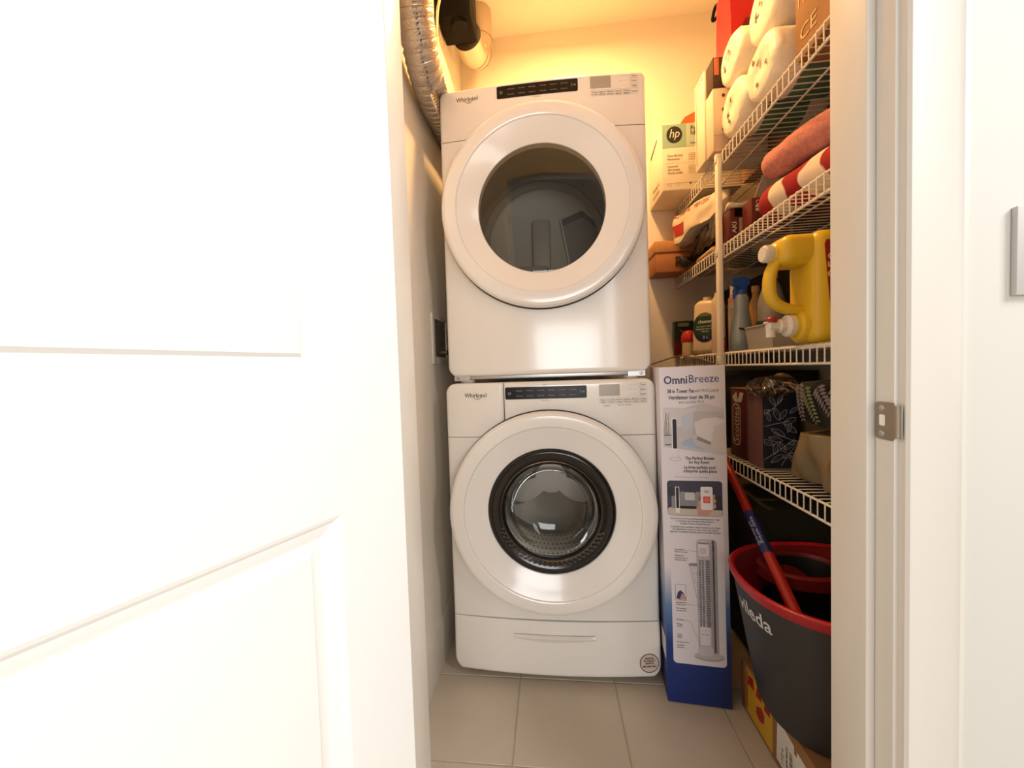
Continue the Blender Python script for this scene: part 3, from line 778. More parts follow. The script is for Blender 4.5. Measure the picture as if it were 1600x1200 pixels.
# ------------------------------------------------------------------ cartons with flaps
def carton(name, label, cat, x0, x1, y0, y1, z0, z1, mat, rotz=0.0, flap=.0016, group=None, tape=None):
    """closed carton: body with flap joint on top and bottom, and folded edges"""
    cx_, cy_ = (x0+x1)/2, (y0+y1)/2
    t = thing(name, label, cat, (cx_, cy_, z0), rotz, group)
    w, d, h = (x1-x0)/2, (y1-y0)/2, z1-z0
    bm = B(); box(bm, -w, w, -d, d, flap, h-flap, bev=.0018, seg=2); obj('body', bm, mat, t, local=True)
    for zz in (0, h-flap):
        obj('flap', bxm(-w+.001, -.0006, -d+.001, d-.001, zz, zz+flap), mat, t, local=True)
        obj('flap', bxm(.0006, w-.001, -d+.001, d-.001, zz, zz+flap), mat, t, local=True)
    return t, w, d, h
# --- fan box on the floor
fbx = thing('tower_fan_box', 'tall white and blue printed carton standing on floor right of the washer', 'box', (.336, 1.181, 0), rotz=-.106, roty=R(-.55))
FW_, FD_, FH_ = .1830, .172, 1.043
BOXM = ramp_mat('fan_box_print', 2, [(0, (22, 46, 116)), (.19, (28, 58, 132)), (.31, (96, 132, 178)), (.43, (226, 220, 228)), (1, (230, 225, 233))], rough=.42)
obj('body', bxm(0, FW_, 0, FD_, .0015, FH_-.0015, bev=.0015), BOXM, fbx, local=True)
PAPW = P('print_white', (230, 225, 233), .42); PAPN = P('print_navy', (44, 40, 84), .5); PAPB = P('print_blue', (92, 134, 190), .5)
G1 = P('print_grey_light', (206, 202, 206), .5); G2 = P('print_grey', (150, 146, 150), .5); G3 = P('print_grey_dark', (84, 82, 92), .5); NAVY2 = P('print_slate', (66, 64, 84), .5)
BEIGE = P('print_beige', (206, 194, 180), .5); BLK2 = P('print_black', (30, 28, 32), .5); SKIN = P('print_skin', (204, 158, 136), .5); ORANGE = P('print_orange', (222, 92, 66), .5); LBLUE = P('print_pale_blue', (202, 210, 224), .5)
MF = Matrix.Translation((0, 0, 0)) @ frame((0, -.0001, 0), (1, 0, 0), (0, 0, 1))
def fp(name, pts, mat, h, parent=None):
    return obj(name, poly(B(), pts, MF, h=h), mat, parent or fbx, local=True)
def ft(name, lines, mat, parent=None):
    bm = B()
    for s, x, y, size, bold, w, al in lines: text(bm, s, size, MF, align=al, bold=bold, h=.0026, width=w) if al == 'CENTER' else text(bm, s, size, MF, align=al, bold=bold, h=.0026, width=w)
    for v in bm.verts: v.co += Vector((0, 0, 0))
    return bm
def flines(name, lines, mat):
    bm = B()
    for s, x, y, size, bold, w, al in lines:
        text(bm, s, size, MF @ Matrix.Translation((x, y, 0)), align=al, bold=bold, h=.0012, width=w)
    return obj(name, bm, mat, fbx, local=True)
panel_ = fp('print_panel', rr_pts(.019, .170, .128, .60, .012), PAPW, .0002)
flines('brand_print', [('Omni', .046, 1.001, .034, .016, .066, 'CENTER')], PAPN)
flines('brand_print', [('Breeze', .124, 1.003, .034, .002, .082, 'CENTER')], P('print_indigo', (88, 92, 140), .5))
flines('title_print', [('38 in Tower Fan', .060, .968, .0165, .012, .076, 'CENTER'), ('Ventilateur tour de 38 po', .089, .949, .0165, .012, .128, 'CENTER')], BLK2)
flines('subtitle_print', [('with Wi-Fi Control', .132, .968, .0145, .0, .064, 'CENTER'), ('avec contrôle Wi-Fi', .089, .935, .0135, .0, .070, 'CENTER')], G2)
# bedroom picture
pic = fp('bedroom_picture', [(.008, .80), (.178, .775), (.178, .915), (.12, .93), (.06, .915), (.008, .92)], G1, .0003)
fp('picture_wall', [(.008, .86), (.10, .86), (.10, .915), (.008, .92)], P('print_pale', (220, 214, 218), .5), .0004, pic)
fp('picture_shade', [(.062, .845), (.092, .862), (.092, .905), (.060, .893)], LBLUE, .0005, pic)
fp('picture_blue', [(.060, .815), (.088, .83), (.098, .805), (.130, .79), (.10, .795), (.060, .805)], P('print_mid_blue', (176, 194, 216), .5), .0006, pic)
fp('headboard', [(.090, .835), (.176, .87), (.176, .905), (.094, .907)], P('print_taupe', (196, 191, 194), .5), .0006, pic)
fp('duvet', [(.095, .873), (.12, .885), (.155, .888), (.178, .880), (.178, .79), (.15, .80), (.115, .823), (.10, .84)], P('print_linen', (226, 222, 224), .5), .0008, pic)
fp('throw', [(.150, .862), (.178, .872), (.178, .782), (.138, .800)], P('print_cream', (214, 206, 204), .5), .0010, pic)
fp('bed_base', [(.105, .832), (.145, .812), (.145, .803), (.10, .822)], G2, .0009, pic)
for k in range(6):
    a = .012+.0025*k; ribbon(bm_ := B(), [(a, .838), (a+.003*math.sin(k*2), .868), (a+.004*math.cos(k), .895+.006*(k % 3))], .0012, MF, h=.0007); obj('plant_stem', bm_, P('print_olive', (140, 138, 118), .5), pic, local=True)
fp('table_top', [(.010, .834), (.030, .834), (.030, .837), (.010, .837)], G3, .0008, pic); fp('low_stool', [(.012, .805), (.030, .805), (.030, .808), (.012, .808)], G3, .0008, pic)
ff = fp('pictured_fan', rr_pts(.0315, .0465, .766, .889, .004), P('print_white2', (238, 234, 238), .5), .0009, pic)
fp('pictured_grille', rr_pts(.0345, .0455, .795, .884, .003), BLK2, .0011, pic)
fp('pictured_base', ell_pts(.040, .763, .016, .0045, 20), P('print_white2', (238, 234, 238), .5), .0009, pic)
ringp = B(); ribbon(ringp, ell_pts(.040, .763, .016, .0045, 24), .0008, MF, h=.0011, closed=True); obj('pictured_base_line', ringp, G2, pic, local=True)
flines('slogan_print', [('The Perfect Breeze', .108, .7655, .0130, .012, .080, 'CENTER'), ('for Any Room', .106, .7535, .0130, .012, .056, 'CENTER'), ('La brise parfaite pour', .108, .738, .0130, .012, .088, 'CENTER'), ("n'importe quelle pièce", .108, .7265, .0130, .012, .092, 'CENTER')], BLK2)
rb = B(); ribbon(rb, [(.035, .7085), (.132, .7075)], .0007, MF, h=.0006); obj('divider_line', rb, G3, fbx, local=True)
# lounge photograph with a hand holding a phone
ph = fp('lounge_picture', rr_pts(.014, .168, .590, .697, .009), NAVY2, .0005)
fp('picture_floor', rr_pts(.015, .167, .591, .615, .008), BEIGE, .0007, ph)
fp('sofa', rr_pts(.026, .150, .612, .650, .005), P('print_sofa', (140, 138, 146), .5), .0009, ph)
fp('sofa_shadow', rr_pts(.050, .095, .612, .620, .002), BLK2, .0011, ph)
for k, (a, b) in enumerate(((.050, .066), (.064, .092), (.093, .110))): fp('cushion', rr_pts(a, b, .638, .664-.002*(k == 1), .004), (G2, G1, G2)[k], .0011+.0001*k, ph)
fp('sideboard', rr_pts(.128, .166, .610, .652, .002), P('print_charcoal', (54, 52, 62), .5), .0010, ph)
fp('plant_shadow', ell_pts(.024, .664, .010, .014, 14), P('print_charcoal', (54, 52, 62), .5), .0008, ph)
f2 = fp('pictured_fan', rr_pts(.037, .0485, .598, .679, .002), P('print_white2', (238, 234, 238), .5), .0013, ph); fp('pictured_grille', rr_pts(.039, .0468, .613, .677, .0015), BLK2, .0015, ph)
fp('pictured_hand', [(.098, .592), (.126, .592), (.142, .612), (.150, .618), (.150, .626), (.144, .630), (.150, .634), (.150, .642), (.144, .646), (.148, .650), (.147, .657), (.112, .655), (.104, .650), (.099, .630)], SKIN, .0013, ph)
fp('phone', rr_pts(.108, .141, .610, .680, .004), P('print_white2', (238, 234, 238), .5), .0016, ph)
fp('phone_tile', rr_pts(.1145, .1345, .631, .651, .001), ORANGE, .0018, ph)
for k, r_ in enumerate((.0105, .0075, .0045)):
    ab = B(); ribbon(ab, ell_pts(.1245, .658, r_, r_, 10, 45, 135), .0012, MF, h=.0018); obj('wireless_arc', ab, G3, ph, local=True)
ab = B(); ribbon(ab, ell_pts(.1245, .641, .0045, .0045, 14), .0011, MF, h=.0019, closed=True); obj('phone_icon', ab, WHITEINK, ph, local=True)
flines('small_print', [('Control your fan from anywhere using the phone + App', .090, .581, .0068, .012, .136, 'CENTER'), ('or with your voice through Amazon Alexa or', .090, .5735, .0068, .012, .108, 'CENTER'), ('Google Assistant enabled devices', .090, .566, .0068, .012, .082, 'CENTER'),
    ("Contrôlez votre ventilateur depuis n'importe où à l'aide", .090, .5555, .0068, .012, .138, 'CENTER'), ("de l'application mobile ou avec votre voix via les", .090, .548, .0068, .012, .126, 'CENTER'), ('appareils compatibles Amazon Alexa ou Google Assistant', .090, .5405, .0068, .012, .142, 'CENTER')], G3)
# line drawing of the fan, lower panel
dg = fp('drawn_fan', rr_pts(.092, .150, .160, .520, .013), P('print_silver', (196, 190, 196), .5), .0006)
fp('drawn_side', rr_pts(.130, .149, .166, .518, .012), P('print_silver_dark', (168, 162, 168), .5), .0008, dg)
fp('drawn_head', rr_pts(.098, .126, .468, .513, .006), PAPW, .0008, dg); fp('drawn_remote', rr_pts(.101, .120, .474, .494, .003), G1, .0010, dg); fp('drawn_catch', rr_pts(.098, .128, .505, .511, .002), G2, .0011, dg)
for k in range(40):
    y = .250+.0052*k
    for (a, b) in ((.0985, .1035), (.1065, .112), (.117, .129)):
        fp('drawn_slot', [(a, y), (b, y), (b, y+.0030), (a, y+.0030)], G3, .0010, dg)
lg = B(); tl_, tr_, bl_, br_ = (.072, .438), (.092, .438), (.104, .268), (.130, .258)
for k in range(4): 
    f_ = k/3; ribbon(lg, [(tl_[0]+(tr_[0]-tl_[0])*f_, .438), (bl_[0]+(br_[0]-bl_[0])*f_, .268-.010*f_)], .0012 if k in (0, 3) else .0007, MF, h=.0013)
for k in range(8):
    f_ = k/7; ribbon(lg, [(tl_[0]+(bl_[0]-tl_[0])*f_, .438-.17*f_), (tr_[0]+(br_[0]-tr_[0])*f_, .438-.18*f_)], .0007, MF, h=.0013)
obj('drawn_filter_grid', lg, G2, dg, local=True)
fp('drawn_filter_top', [(.070, .436), (.094, .436), (.094, .446), (.070, .444)], G2, .0014, dg)
fp('drawn_control_panel', rr_pts(.098, .126, .192, .250, .004), PAPW, .0010, dg)
flines('control_print', [('1  2  3', .112, .238, .006, .01, .018, 'CENTER'), ('0 0 0', .112, .226, .008, .02, .018, 'CENTER'), ('- - -', .112, .214, .006, .01, .018, 'CENTER')], G2)
fp('drawn_knob', rr_pts(.094, .134, .160, .188, .008), G1, .0011, dg)
fp('drawn_foot', ell_pts(.122, .156, .042, .0125, 28), P('print_silver_dark', (168, 162, 168), .5), .00045, dg); fp('drawn_foot_top', ell_pts(.122, .160, .041, .0115, 28), P('print_silver', (196, 190, 196), .5), .0009, dg)
iw = B(); ribbon(iw, rr_pts(.030, .060, .327, .376, .0005, 1), .0009, MF, h=.0006, closed=True); obj('inset_frame', iw, G3, fbx, local=True)
fp('inset_cloth', [(.032, .332), (.045, .329), (.0595, .334), (.052, .352), (.044, .358), (.037, .352)], P('print_cloth_blue', (58, 56, 112), .5), .0006); fp('inset_hand', [(.042, .331), (.0595, .329), (.0595, .338), (.050, .349), (.047, .347)], SKIN, .0008)
for ln_ in (('Convenient', .030, .485, .0058, .012, .027, 'LEFT'),
    ('Remote Storage', .030, .478, .0058, .012, .036, 'LEFT'),
    ('Rangement', .030, .467, .0058, .012, .026, 'LEFT'),
    ('pratique pour la', .030, .460, .0058, .012, .037, 'LEFT'),
    ('télécommande', .030, .453, .0058, .012, .034, 'LEFT'),
    ('Removable & Easy', .030, .320, .0055, .012, .030, 'LEFT'),
    ('to Clean Filter', .030, .313, .0055, .012, .029, 'LEFT'),
    ('Filtre amovible et', .030, .302, .0055, .012, .031, 'LEFT'),
    ('nettoyage facile', .030, .295, .0055, .012, .029, 'LEFT'),
    ('LED Display', .030, .266, .0055, .012, .021, 'LEFT'),
    ('Affichage', .030, .252, .0055, .012, .018, 'LEFT'),
    ('à DEL', .030, .245, .0055, .012, .017, 'LEFT'),
    ('Slim & Space Saving', .030, .196, .0055, .012, .034, 'LEFT'),
    ('Oscillation', .030, .186, .0055, .012, .022, 'LEFT'),
    ('silencieuse', .030, .179, .0055, .012, .020, 'LEFT')):
    flines('callout_print', [ln_], G3)
cl2 = B(); ribbon(cl2, [(.058, .484), (.098, .481)], .0006, MF, h=.0012); obj('callout_line', cl2, G3, fbx, local=True)
cl2 = B(); ribbon(cl2, [(.062, .316), (.104, .314)], .0006, MF, h=.0016); obj('callout_line', cl2, G3, fbx, local=True)
cl2 = B(); ribbon(cl2, [(.053, .266), (.070, .264), (.096, .195)], .0006, MF, h=.0016); obj('callout_line', cl2, G3, fbx, local=True)
nb_ = B(); ribbon(nb_, ell_pts(.039, .214, .0065, .0065, 20), .0013, MF, h=.0006, closed=True); ribbon(nb_, [(.0345, .2095), (.0435, .2185)], .0013, MF, h=.0006); ribbon(nb_, [(.036, .218), (.0415, .2105)], .0009, MF, h=.0006); obj('callout_icon', nb_, G3, fbx, local=True)
obj('tab', bxm(-.0014, -.0002, .012, .09, .128, .196), P('tab_white', (226, 222, 226), .5), fbx, local=True)

# ------------------------------------------------------------------ topmost shelf
Z1 = HS[0]+.0008; Z2 = HS[1]+.0008; Z3 = HS[2]+.0008; Z4 = HS[3]+.0008
MINT = P('print_mint', (152, 186, 168), .5); MINTL = P('print_mint_light', (188, 208, 190), .5); DKG = P('print_ink_green', (38, 40, 40), .5)
t, w, d, h = carton('printed_carton', 'white carton with mint green band and round black logo, at back of the top shelf', 'box', .522, .86, 1.775, 1.992, Z1, Z1+.286, WCARD)
M = FY(-w, -d-.0004, 0)
def ltxt(par, name, lines, M, mat, h=.0010):
    bm = B()
    for s, x, y, size, bold, w_, al in lines: text(bm, s, size, M @ Matrix.Translation((x, y, 0)), align=al, bold=bold, h=h, width=w_)
    return obj(name, bm, mat, par, local=True)
bd = obj('green_band', poly(B(), [(.0, .185), (.103, .185), (.103, .285), (.0, .285)], M, h=.0002), MINT, t, local=True)
obj('green_band', poly(B(), [(.103, .185), (.33, .185), (.33, .285), (.103, .285)], M, h=.0002), MINTL, t, local=True)
lg = obj('round_logo', poly(B(), ell_pts(.052, .240, .0335, .0365, 36), M, h=.0006), DKG, t, local=True)
bm = B(); text(bm, 'hp', .052, M @ Matrix.Translation((.051, .244, 0)), bold=.002, h=.0012, shear=.25, width=.044); obj('logo_letters', bm, P('logo_mint', (214, 226, 210), .5), lg, local=True)
ltxt(t, 'name_print', [('Perfect', .120, .262, .026, .006, .07, 'LEFT'), ('Ideal', .120, .242, .026, .006, .05, 'LEFT')], M, DKG)
ltxt(t, 'caption_print', [('Lasers', .120, .2, .014, .006, .03, 'LEFT')], M, DKG)
ltxt(t, 'slogan_print', [('Home efficiently', .020, .150, .0135, .008, .066, 'LEFT'), ('Nécessaires', .020, .135, .0135, .008, .052, 'LEFT'), ('Functional', .020, .103, .0135, .008, .044, 'LEFT'), ('efficacement', .020, .089, .0135, .008, .054, 'LEFT'), ("d'étude parfait", .020, .075, .0135, .008, .064, 'LEFT')], M, P('print_brown', (104, 78, 62), .6))
for y, n_ in ((.155, 4), (.103, 5)):
    bm = B()
    for k in range(n_): ribbon(bm, [(.11, y-.008*k), (.155, y-.008*k)], .002, M, h=.0006)
    obj('fine_print', bm, P('print_brown_light', (176, 150, 126), .6), t, local=True, kind='stuff')
for (a, b, c_, e) in ((.012, .030, .155, .0012), (.012, .118, .155, .0008)):
    bm = B(); ribbon(bm, [(a, b), (c_, b)], e, M, h=.0006); obj('print_line', bm, P('print_brown_light', (176, 150, 126), .6), t, local=True)
bm = B(); ribbon(bm, ell_pts(.030, .024, .007, .007, 16), .0012, M, h=.0006, closed=True); obj('print_icon', bm, P('print_brown_light', (176, 150, 126), .6), t, local=True)
bm = B(); ribbon(bm, rr_pts(.060, .072, .018, .030, .002), .0012, M, h=.0006, closed=True); obj('print_icon', bm, P('print_brown_light', (176, 150, 126), .6), t, local=True)
obj('print_dot', poly(B(), ell_pts(.118, .026, .004, .004, 12), M, h=.0006), DKG, t, local=True)
ML = FX(-w-.0004, d, 0)
obj('hand_slot', poly(B(), [(.030, .225), (.14, .262), (.14, .275), (.030, .243)], ML, h=.0004), DKG, t, local=True)
ltxt(t, 'side_print', [('Necessaire', .11, .06, .030, .006, .10, 'CENTER'), ('imprimante', .11, .03, .026, .006, .10, 'CENTER')], ML, P('print_brown', (104, 78, 62), .6))

t, w, d, h = carton('tall_carton', 'tall narrow white carton standing behind the paper towel rolls', 'box', .612, .84, 1.545, 1.64, Z1, Z1+.337, WCARD)
ML = FX(-w-.0004, d, 0)
bm = B(); ribbon(bm, [(.018, .02), (.018, .32)], .003, ML, h=.0004); obj('print_line', bm, DKG, t, local=True)
ltxt(t, 'side_print', [('LX-100', .06, .318, .016, .01, .05, 'CENTER')], ML, DKG)
t, w, d, h = carton('pale_carton', 'pale pinkish carton with round punched holes, below the red gift bag', 'box', .616, .80, 1.479, 1.5435, Z1, Z1+.222, P('pink_carton', (222, 196, 178), .6))
M = FY(-w, -d-.0004, 0)
for x, y in ((.036, .075), (.036, .145), (.062, .075), (.062, .145), (.036, .195)):
    hp_ = obj('punched_hole', poly(B(), ell_pts(x, y, .0062, .0068, 16), M, h=.0003), P('hole_dark', (96, 76, 62), .7), t, local=True)
bm = B(); ribbon(bm, [(.0, .055), (.18, .055)], .001, M, h=.0006); obj('print_line', bm, P('print_brown_light', (176, 150, 126), .6), t, local=True)
t, w, d, h = carton('dark_fill_carton', 'dark brown block with an orange end strip on top of the pale carton', 'box', .6175, .79, 1.481, 1.542, Z1+.223, Z1+.333, P('dark_brown_card', (58, 32, 24), .6))  # plain brown block filling a dark area of unclear cause
obj('orange_strip', bxm(-w+.004, -w+.020, -d-.003, -d-.0003, .045, .105, bev=.001), P('orange_card', (196, 104, 62), .6), t, local=True)
# red gift bag on the tall cartons
t = thing('gift_bag', 'bright red gift bag with a maroon lower panel and painted shadow, high on the top shelf', 'bag', (.72, 1.55, Z1+.338))
bm = B(); x0, x1, y0, y1, z0, z1 = .684, .843, 1.487, 1.612, Z1+.338, Z1+.62
q = [[bm.verts.new(p) for p in r_] for r_ in (((x0, y0, z0), (x1, y0, z0), (x1, y1, z0), (x0, y1, z0)), ((x0+.003, y0+.004, z0+.12), (x1, y0+.002, z0+.12), (x1, y1, z0+.12), (x0+.002, y1, z0+.12)), ((x0, y0+.012, z1), (x1, y0+.012, z1), (x1, y1-.012, z1), (x0, y1-.012, z1)))]
bm.faces.new(q[0][::-1])
for a, b in zip(q, q[1:]):
    for k in range(4): bm.faces.new((a[k], a[(k+1) % 4], b[(k+1) % 4], b[k]))
obj('paper_body', bm, P('red_paper', (206, 28, 34), .35), t, sharp=15)
obj('lower_panel', poly(B(), [(0, 0), (.159, 0), (.159, .13), (.05, .125), (.0, .01)], FY(x0, y0-.0006, z0), t=.0004), P('maroon_and_shadow', (112, 12, 18), .35), t)  # maroon label with the bag's lower shadow painted into it
ltxt2 = text(B(), 'Season', .016, FY(x0+.075, y0-.001, z0+.075) @ Matrix.Rotation(R(58), 4, 'Z'), h=.0008, width=.045); obj('panel_print', ltxt2, P('print_rose', (196, 110, 110), .5), t)
obj('bag_handle', tube(B(), smoothpath([(.760, 1.62, z1-.01), (.742, 1.635, z0+.345), (.722, 1.65, z0+.30), (.700, 1.66, z0+.275), (.694, 1.658, z0+.285), (.708, 1.65, z0+.325), (.745, 1.63, z1+.02)], 6), .0065, seg=8), BLKM, t)
tag(obj('folder', poly(B(), [(.595, 0), (.80, 0), (.80, .13), (.640, .060)], FY(0, 1.83, Z1+.287), t=.004), P('orange_folder', (186, 104, 56), .5), org=(.70, 1.83, Z1+.287)), 'thin orange folder standing on the mint banded carton, top shelf', 'folder')

# paper towel rolls, ends towards the room
TOW = P('towel_wrap', (238, 230, 214), .5, nz=.08, nscale=30, bump=.7, bscale=45, dist=.004); TLAB = P('towel_label_green', (86, 122, 92), .5)
TBR = P('towel_print_brown', (116, 84, 60), .6); TEND = P('towel_end', (240, 236, 222), .7, nz=.06, nscale=60, bump=.5, bscale=60, dist=.004)
def roll(x, y, z, r, ln, label, tilt=0.0, green=True, seed=1):
    t = thing('paper_towel_roll', label, 'paper towel', (x, y, z), group='wrapped paper towel rolls on the top shelf')
    Mx = frame((x, y, z), (0, -1, 0), (0, 0, 1))       # local z towards -X (the room)
    prof = [(0, .0), (.018, .002), (.024, .006), (r-.018, .003), (r-.006, -.004), (r, -.014), (r, -ln+.014), (r-.006, -ln+.004), (r-.02, -ln), (0, -ln)]
    bm = lathe(B(), prof, Mx, seg=40)
    for v in bm.verts:
        n_ = noise.noise_vector((v.co+Vector((seed*4, 0, 0)))*22); v.co += n_*.0042
    obj('wrapped_roll', bm, TOW, t, sharp=70)
    fr_ = B(); rr_ = random.Random(seed)
    for k in range(4):
        a = rr_.uniform(0, 6.28); q = rr_.uniform(.15, .5)*r; c_ = (q*math.cos(a), q*math.sin(a))
        poly(fr_, [(c_[0]+rr_.uniform(.002, .008)*math.cos(b), c_[1]+rr_.uniform(.004, .012)*math.sin(b)) for b in (0, 1.1, 2.0, 3.1, 4.2, 5.3)], Mx, h=.0072+.0004*k)
    obj('end_print', fr_, TBR, t, kind='stuff')
    if green:
        obj('green_label', lathe(B(), [(r+.0016, -.075), (r+.0016, -.20)], Mx, seg=40), TLAB, t)
    return t
roll(.640, 1.215, Z1+.089, .0855, .27, 'wrapped white paper towel roll at front, lower of the stack', seed=2)
roll(.640, 1.388, Z1+.089, .0855, .27, 'wrapped white paper towel roll low at the back of the stack', seed=3)
roll(.652, 1.226, Z1+.264, .0850, .27, 'paper towel roll with green label on top, nearest the brown box', seed=4)
roll(.640, 1.400, Z1+.262, .0785, .27, 'paper towel roll on top, just below the red gift bag', green=False, seed=5)
carton('filler_carton', 'added plain pale filler carton against the wall behind the paper towel rolls', 'box', .922, 1.035, 1.11, 1.47, Z1, Z1+.27, CARD)  # added to fill the shelf and stop lamp light from above
carton('filler_carton', 'brown filler carton by the wall behind the tall white carton, seen from below', 'box', .850, 1.035, 1.478, 1.765, Z1, Z1+.25, CARD)  # stands for a pale underside; body added to block the lamp
# brown box at the front end of the top shelf
t, w, d, h = carton('brown_box', 'large brown cardboard box nearest the door on the top shelf', 'box', .664, 1.03, .68, 1.095, Z1, Z1+.40, CARDD)
ML = FX(-w-.0004, d, 0)
ltxt(t, 'box_lettering', [('CE', .05, .055, .05, .0, .06, 'CENTER')], ML, P('lettering_pale', (190, 160, 124), .6))
for k in range(3):
    bm = B(); ribbon(bm, [(.015+.018*k, .13), (.015+.018*k, .27)], .004, ML, h=.0006); obj('print_line', bm, P('lettering_pale', (214, 190, 160), .6), t, local=True)
obj('bottom_tape', bxm(-w+.10, -w+.125, -d+.002, d-.002, -.0006, -.0001), BLKM, t, local=True)

# ------------------------------------------------------------------ towel shelf
t = thing('shoe_box', 'orange brown cardboard shoe box at back of the towel shelf', 'box', (.66, 1.93, Z2))
obj('box_base', bxm(.510, .815, 1.866, 1.992, Z2, Z2+.092, bev=.0015), P('shoe_box_card', (172, 110, 62), .7, nz=.08, nscale=12), t)
obj('box_lid', bxm(.506, .819, 1.862, 1.996, Z2+.0925, Z2+.145, bev=.002), P('shoe_lid_card', (196, 136, 84), .7, nz=.06, nscale=12), t)
obj('end_label', bxm(.600, .630, 1.8648, 1.8658, Z2+.045, Z2+.070), INK, t)
t = thing('crate', 'small wooden crate with dark slot on top of the shoe box', 'crate', (.72, 1.93, Z2+.146))
CR = P('crate_wood', (150, 104, 62), .6, nz=.15, nscale=18)
obj('crate_body', bxm(.655, .83, 1.875, 1.99, Z2+.146, Z2+.255, bev=.002), CR, t)
obj('slot', bxm(.675, .80, 1.873, 1.8745, Z2+.185, Z2+.220), BLKM, t)
obj('top_slat', bxm(.652, .833, 1.868, 1.8745, Z2+.225, Z2+.253, bev=.001), CR, t); obj('bottom_slat', bxm(.652, .833, 1.868, 1.8745, Z2+.148, Z2+.178, bev=.001), CR, t)
# flour bag lying over the black bag
from mathutils.bvhtree import BVHTree
t = thing('flour_bag', 'crumpled white flour bag with red print lying across the black plastic bag', 'bag', (.645, 1.70, Z2+.14))
MB = frame((.652, 1.690, Z2+.192), (.16, -.985, .0), (0, 0, 1)) @ Matrix.Rotation(R(6), 4, 'Y')
bm = soft(B(), -.165, .150, -.038, .036, -.052, .046, n=16, rnd_=.30, amp=.012, freq=12, seed=3, flat_bottom=False)
for v in bm.verts:
    v.co.y = max(min(v.co.y*(1.0-.35*max(0, v.co.x/.15)), .05), -.055)
    if v.co.z < 0 and v.co.x < -.03: v.co.z -= .038*min(1, (-.03-v.co.x)/.08)*min(1, -v.co.z/.03)
# local: x along the bag, z up, y sideways
warp(bm, lambda c: MB @ Vector((c.x, c.z, c.y)))
bvh = BVHTree.FromBMesh(bm)
obj('paper_sack', bm, P('flour_paper', (236, 220, 198), .6, bump=.25, bscale=30, dist=.003), t, sharp=70)
def cling(b2, n_):
    n_ = Vector(n_).normalized()
    for v in b2.verts:
        h_ = bvh.ray_cast(v.co+n_*.15, -n_)
        if h_[0]: v.co = h_[0]+n_*.0016
    return b2
FRED = P('flour_red', (176, 38, 40), .5)
MT = frame((.610, 1.690, Z2+.222), (.16, -.985, .0), (.5, .0, .86)); NT = MT.to_3x3() @ Vector((0, 0, 1))
for s, x, w_ in (('ALL-PURPOSE', -.075, .12), ('NEW LOOK!', .055, .085)):
    bm = text(B(), s, .021, MT @ Matrix.Translation((x, .006, 0)), bold=.012, width=w_)
    bmesh.ops.subdivide_edges(bm, edges=[e for e in bm.edges if e.calc_length() > .006], cuts=2)
    obj('red_lettering', cling(bm, NT), FRED, t)
ML_ = frame((.598, 1.815, Z2+.165), (.16, -.985, 0), (0, 0, 1)); NL = Vector((-1, -.45, 0))
bm = B(); q = [[bm.verts.new(ML_ @ Vector((-.020+.075*i/8, -.024+.052*j/6, 0))) for i in range(9)] for j in range(7)]
for r1, r2 in zip(q, q[1:]):
    for k in range(8): bm.faces.new((r1[k], r1[k+1], r2[k+1], r2[k]))
obj('red_label', cling(bm, NL), FRED, t)
t = thing('black_pouch', 'glossy black plastic bag slumped on the towel shelf behind the post', 'bag', (.71, 1.69, Z2+.03))
bm = soft(B(), .645, .80, 1.535, 1.850, Z2+.034, Z2+.133, n=16, rnd_=.22, amp=.016, freq=11, seed=8)
for v in bm.verts: v.co.z = max(Z2+.034, v.co.z-.42*max(0, (v.co.y-1.66))); v.co.x = max(v.co.x, .646)
obj('plastic_skin', bm, P('black_plastic_bag', (22, 18, 18), .22, bump=.5, bscale=26, dist=.008), t, sharp=70)
bm = soft(B(), .586, .652, 1.765, 1.850, Z2+.010, Z2+.044, n=8, rnd_=.5, amp=.006, freq=16, seed=9); obj('loose_corner', bm, P('black_plastic_bag', (22, 18, 18), .22), t, sharp=70)
tag(obj('tan_pouch', soft(B(), .650, .79, 1.55, 1.79, Z2, Z2+.031, n=10, rnd_=.4, amp=.004, seed=12), P('tan_cloth', (186, 156, 112), .8, bump=.3, bscale=90), org=(.72, 1.67, Z2)), 'flat tan cloth pouch under the black plastic bag', 'pouch')
# maroon food cartons
MAR = P('maroon_card', (98, 28, 30), .45)
t, w, d, h = carton('food_carton', 'maroon printed food carton right beside the striped towel', 'box', .698, .82, 1.385, 1.450, Z2, Z2+.120, MAR)
M = FY(-w, -d-.0004, 0)
ltxt(t, 'carton_print', [('PR', .075, .078, .026, .01, .030, 'CENTER'), ('50', .075, .05, .02, .01, .024, 'CENTER')], M, WHITEINK)
bm = B(); ribbon(bm, ell_pts(.020, .106, .006, .006, 14), .0025, M, h=.0006, closed=True); obj('carton_icon', bm, WHITEINK, t, local=True)
for a in (.076, .088): obj('carton_icon', poly(B(), rr_pts(.012, .030, a, a+.009, .001, 1), M, h=.0006), WHITEINK, t, local=True)
t, w, d, h = carton('food_carton', 'darker maroon carton with beige panel, right of the post', 'box', .668, .770, 1.472, 1.530, Z2, Z2+.124, MAR)
M = FY(-w, -d-.0004, 0)
obj('beige_panel', poly(B(), rr_pts(.030, .064, .006, .088, .002, 1), M, h=.0004), P('panel_beige', (186, 172, 146), .6), t, local=True)
obj('black_band', poly(B(), rr_pts(.014, .075, .092, .122, .002, 1), M, h=.0004), BLKM, t, local=True)
bm = B(); text(bm, 'AKI', .022, M @ Matrix.Translation((.014, .055, 0)) @ Matrix.Rotation(R(90), 4, 'Z'), bold=.01, h=.0008, width=.04); obj('carton_print', bm, WHITEINK, t, local=True)
t = thing('paper_bag', 'crumpled pale paper bag behind the maroon cartons', 'bag', (.87, 1.5, Z2))
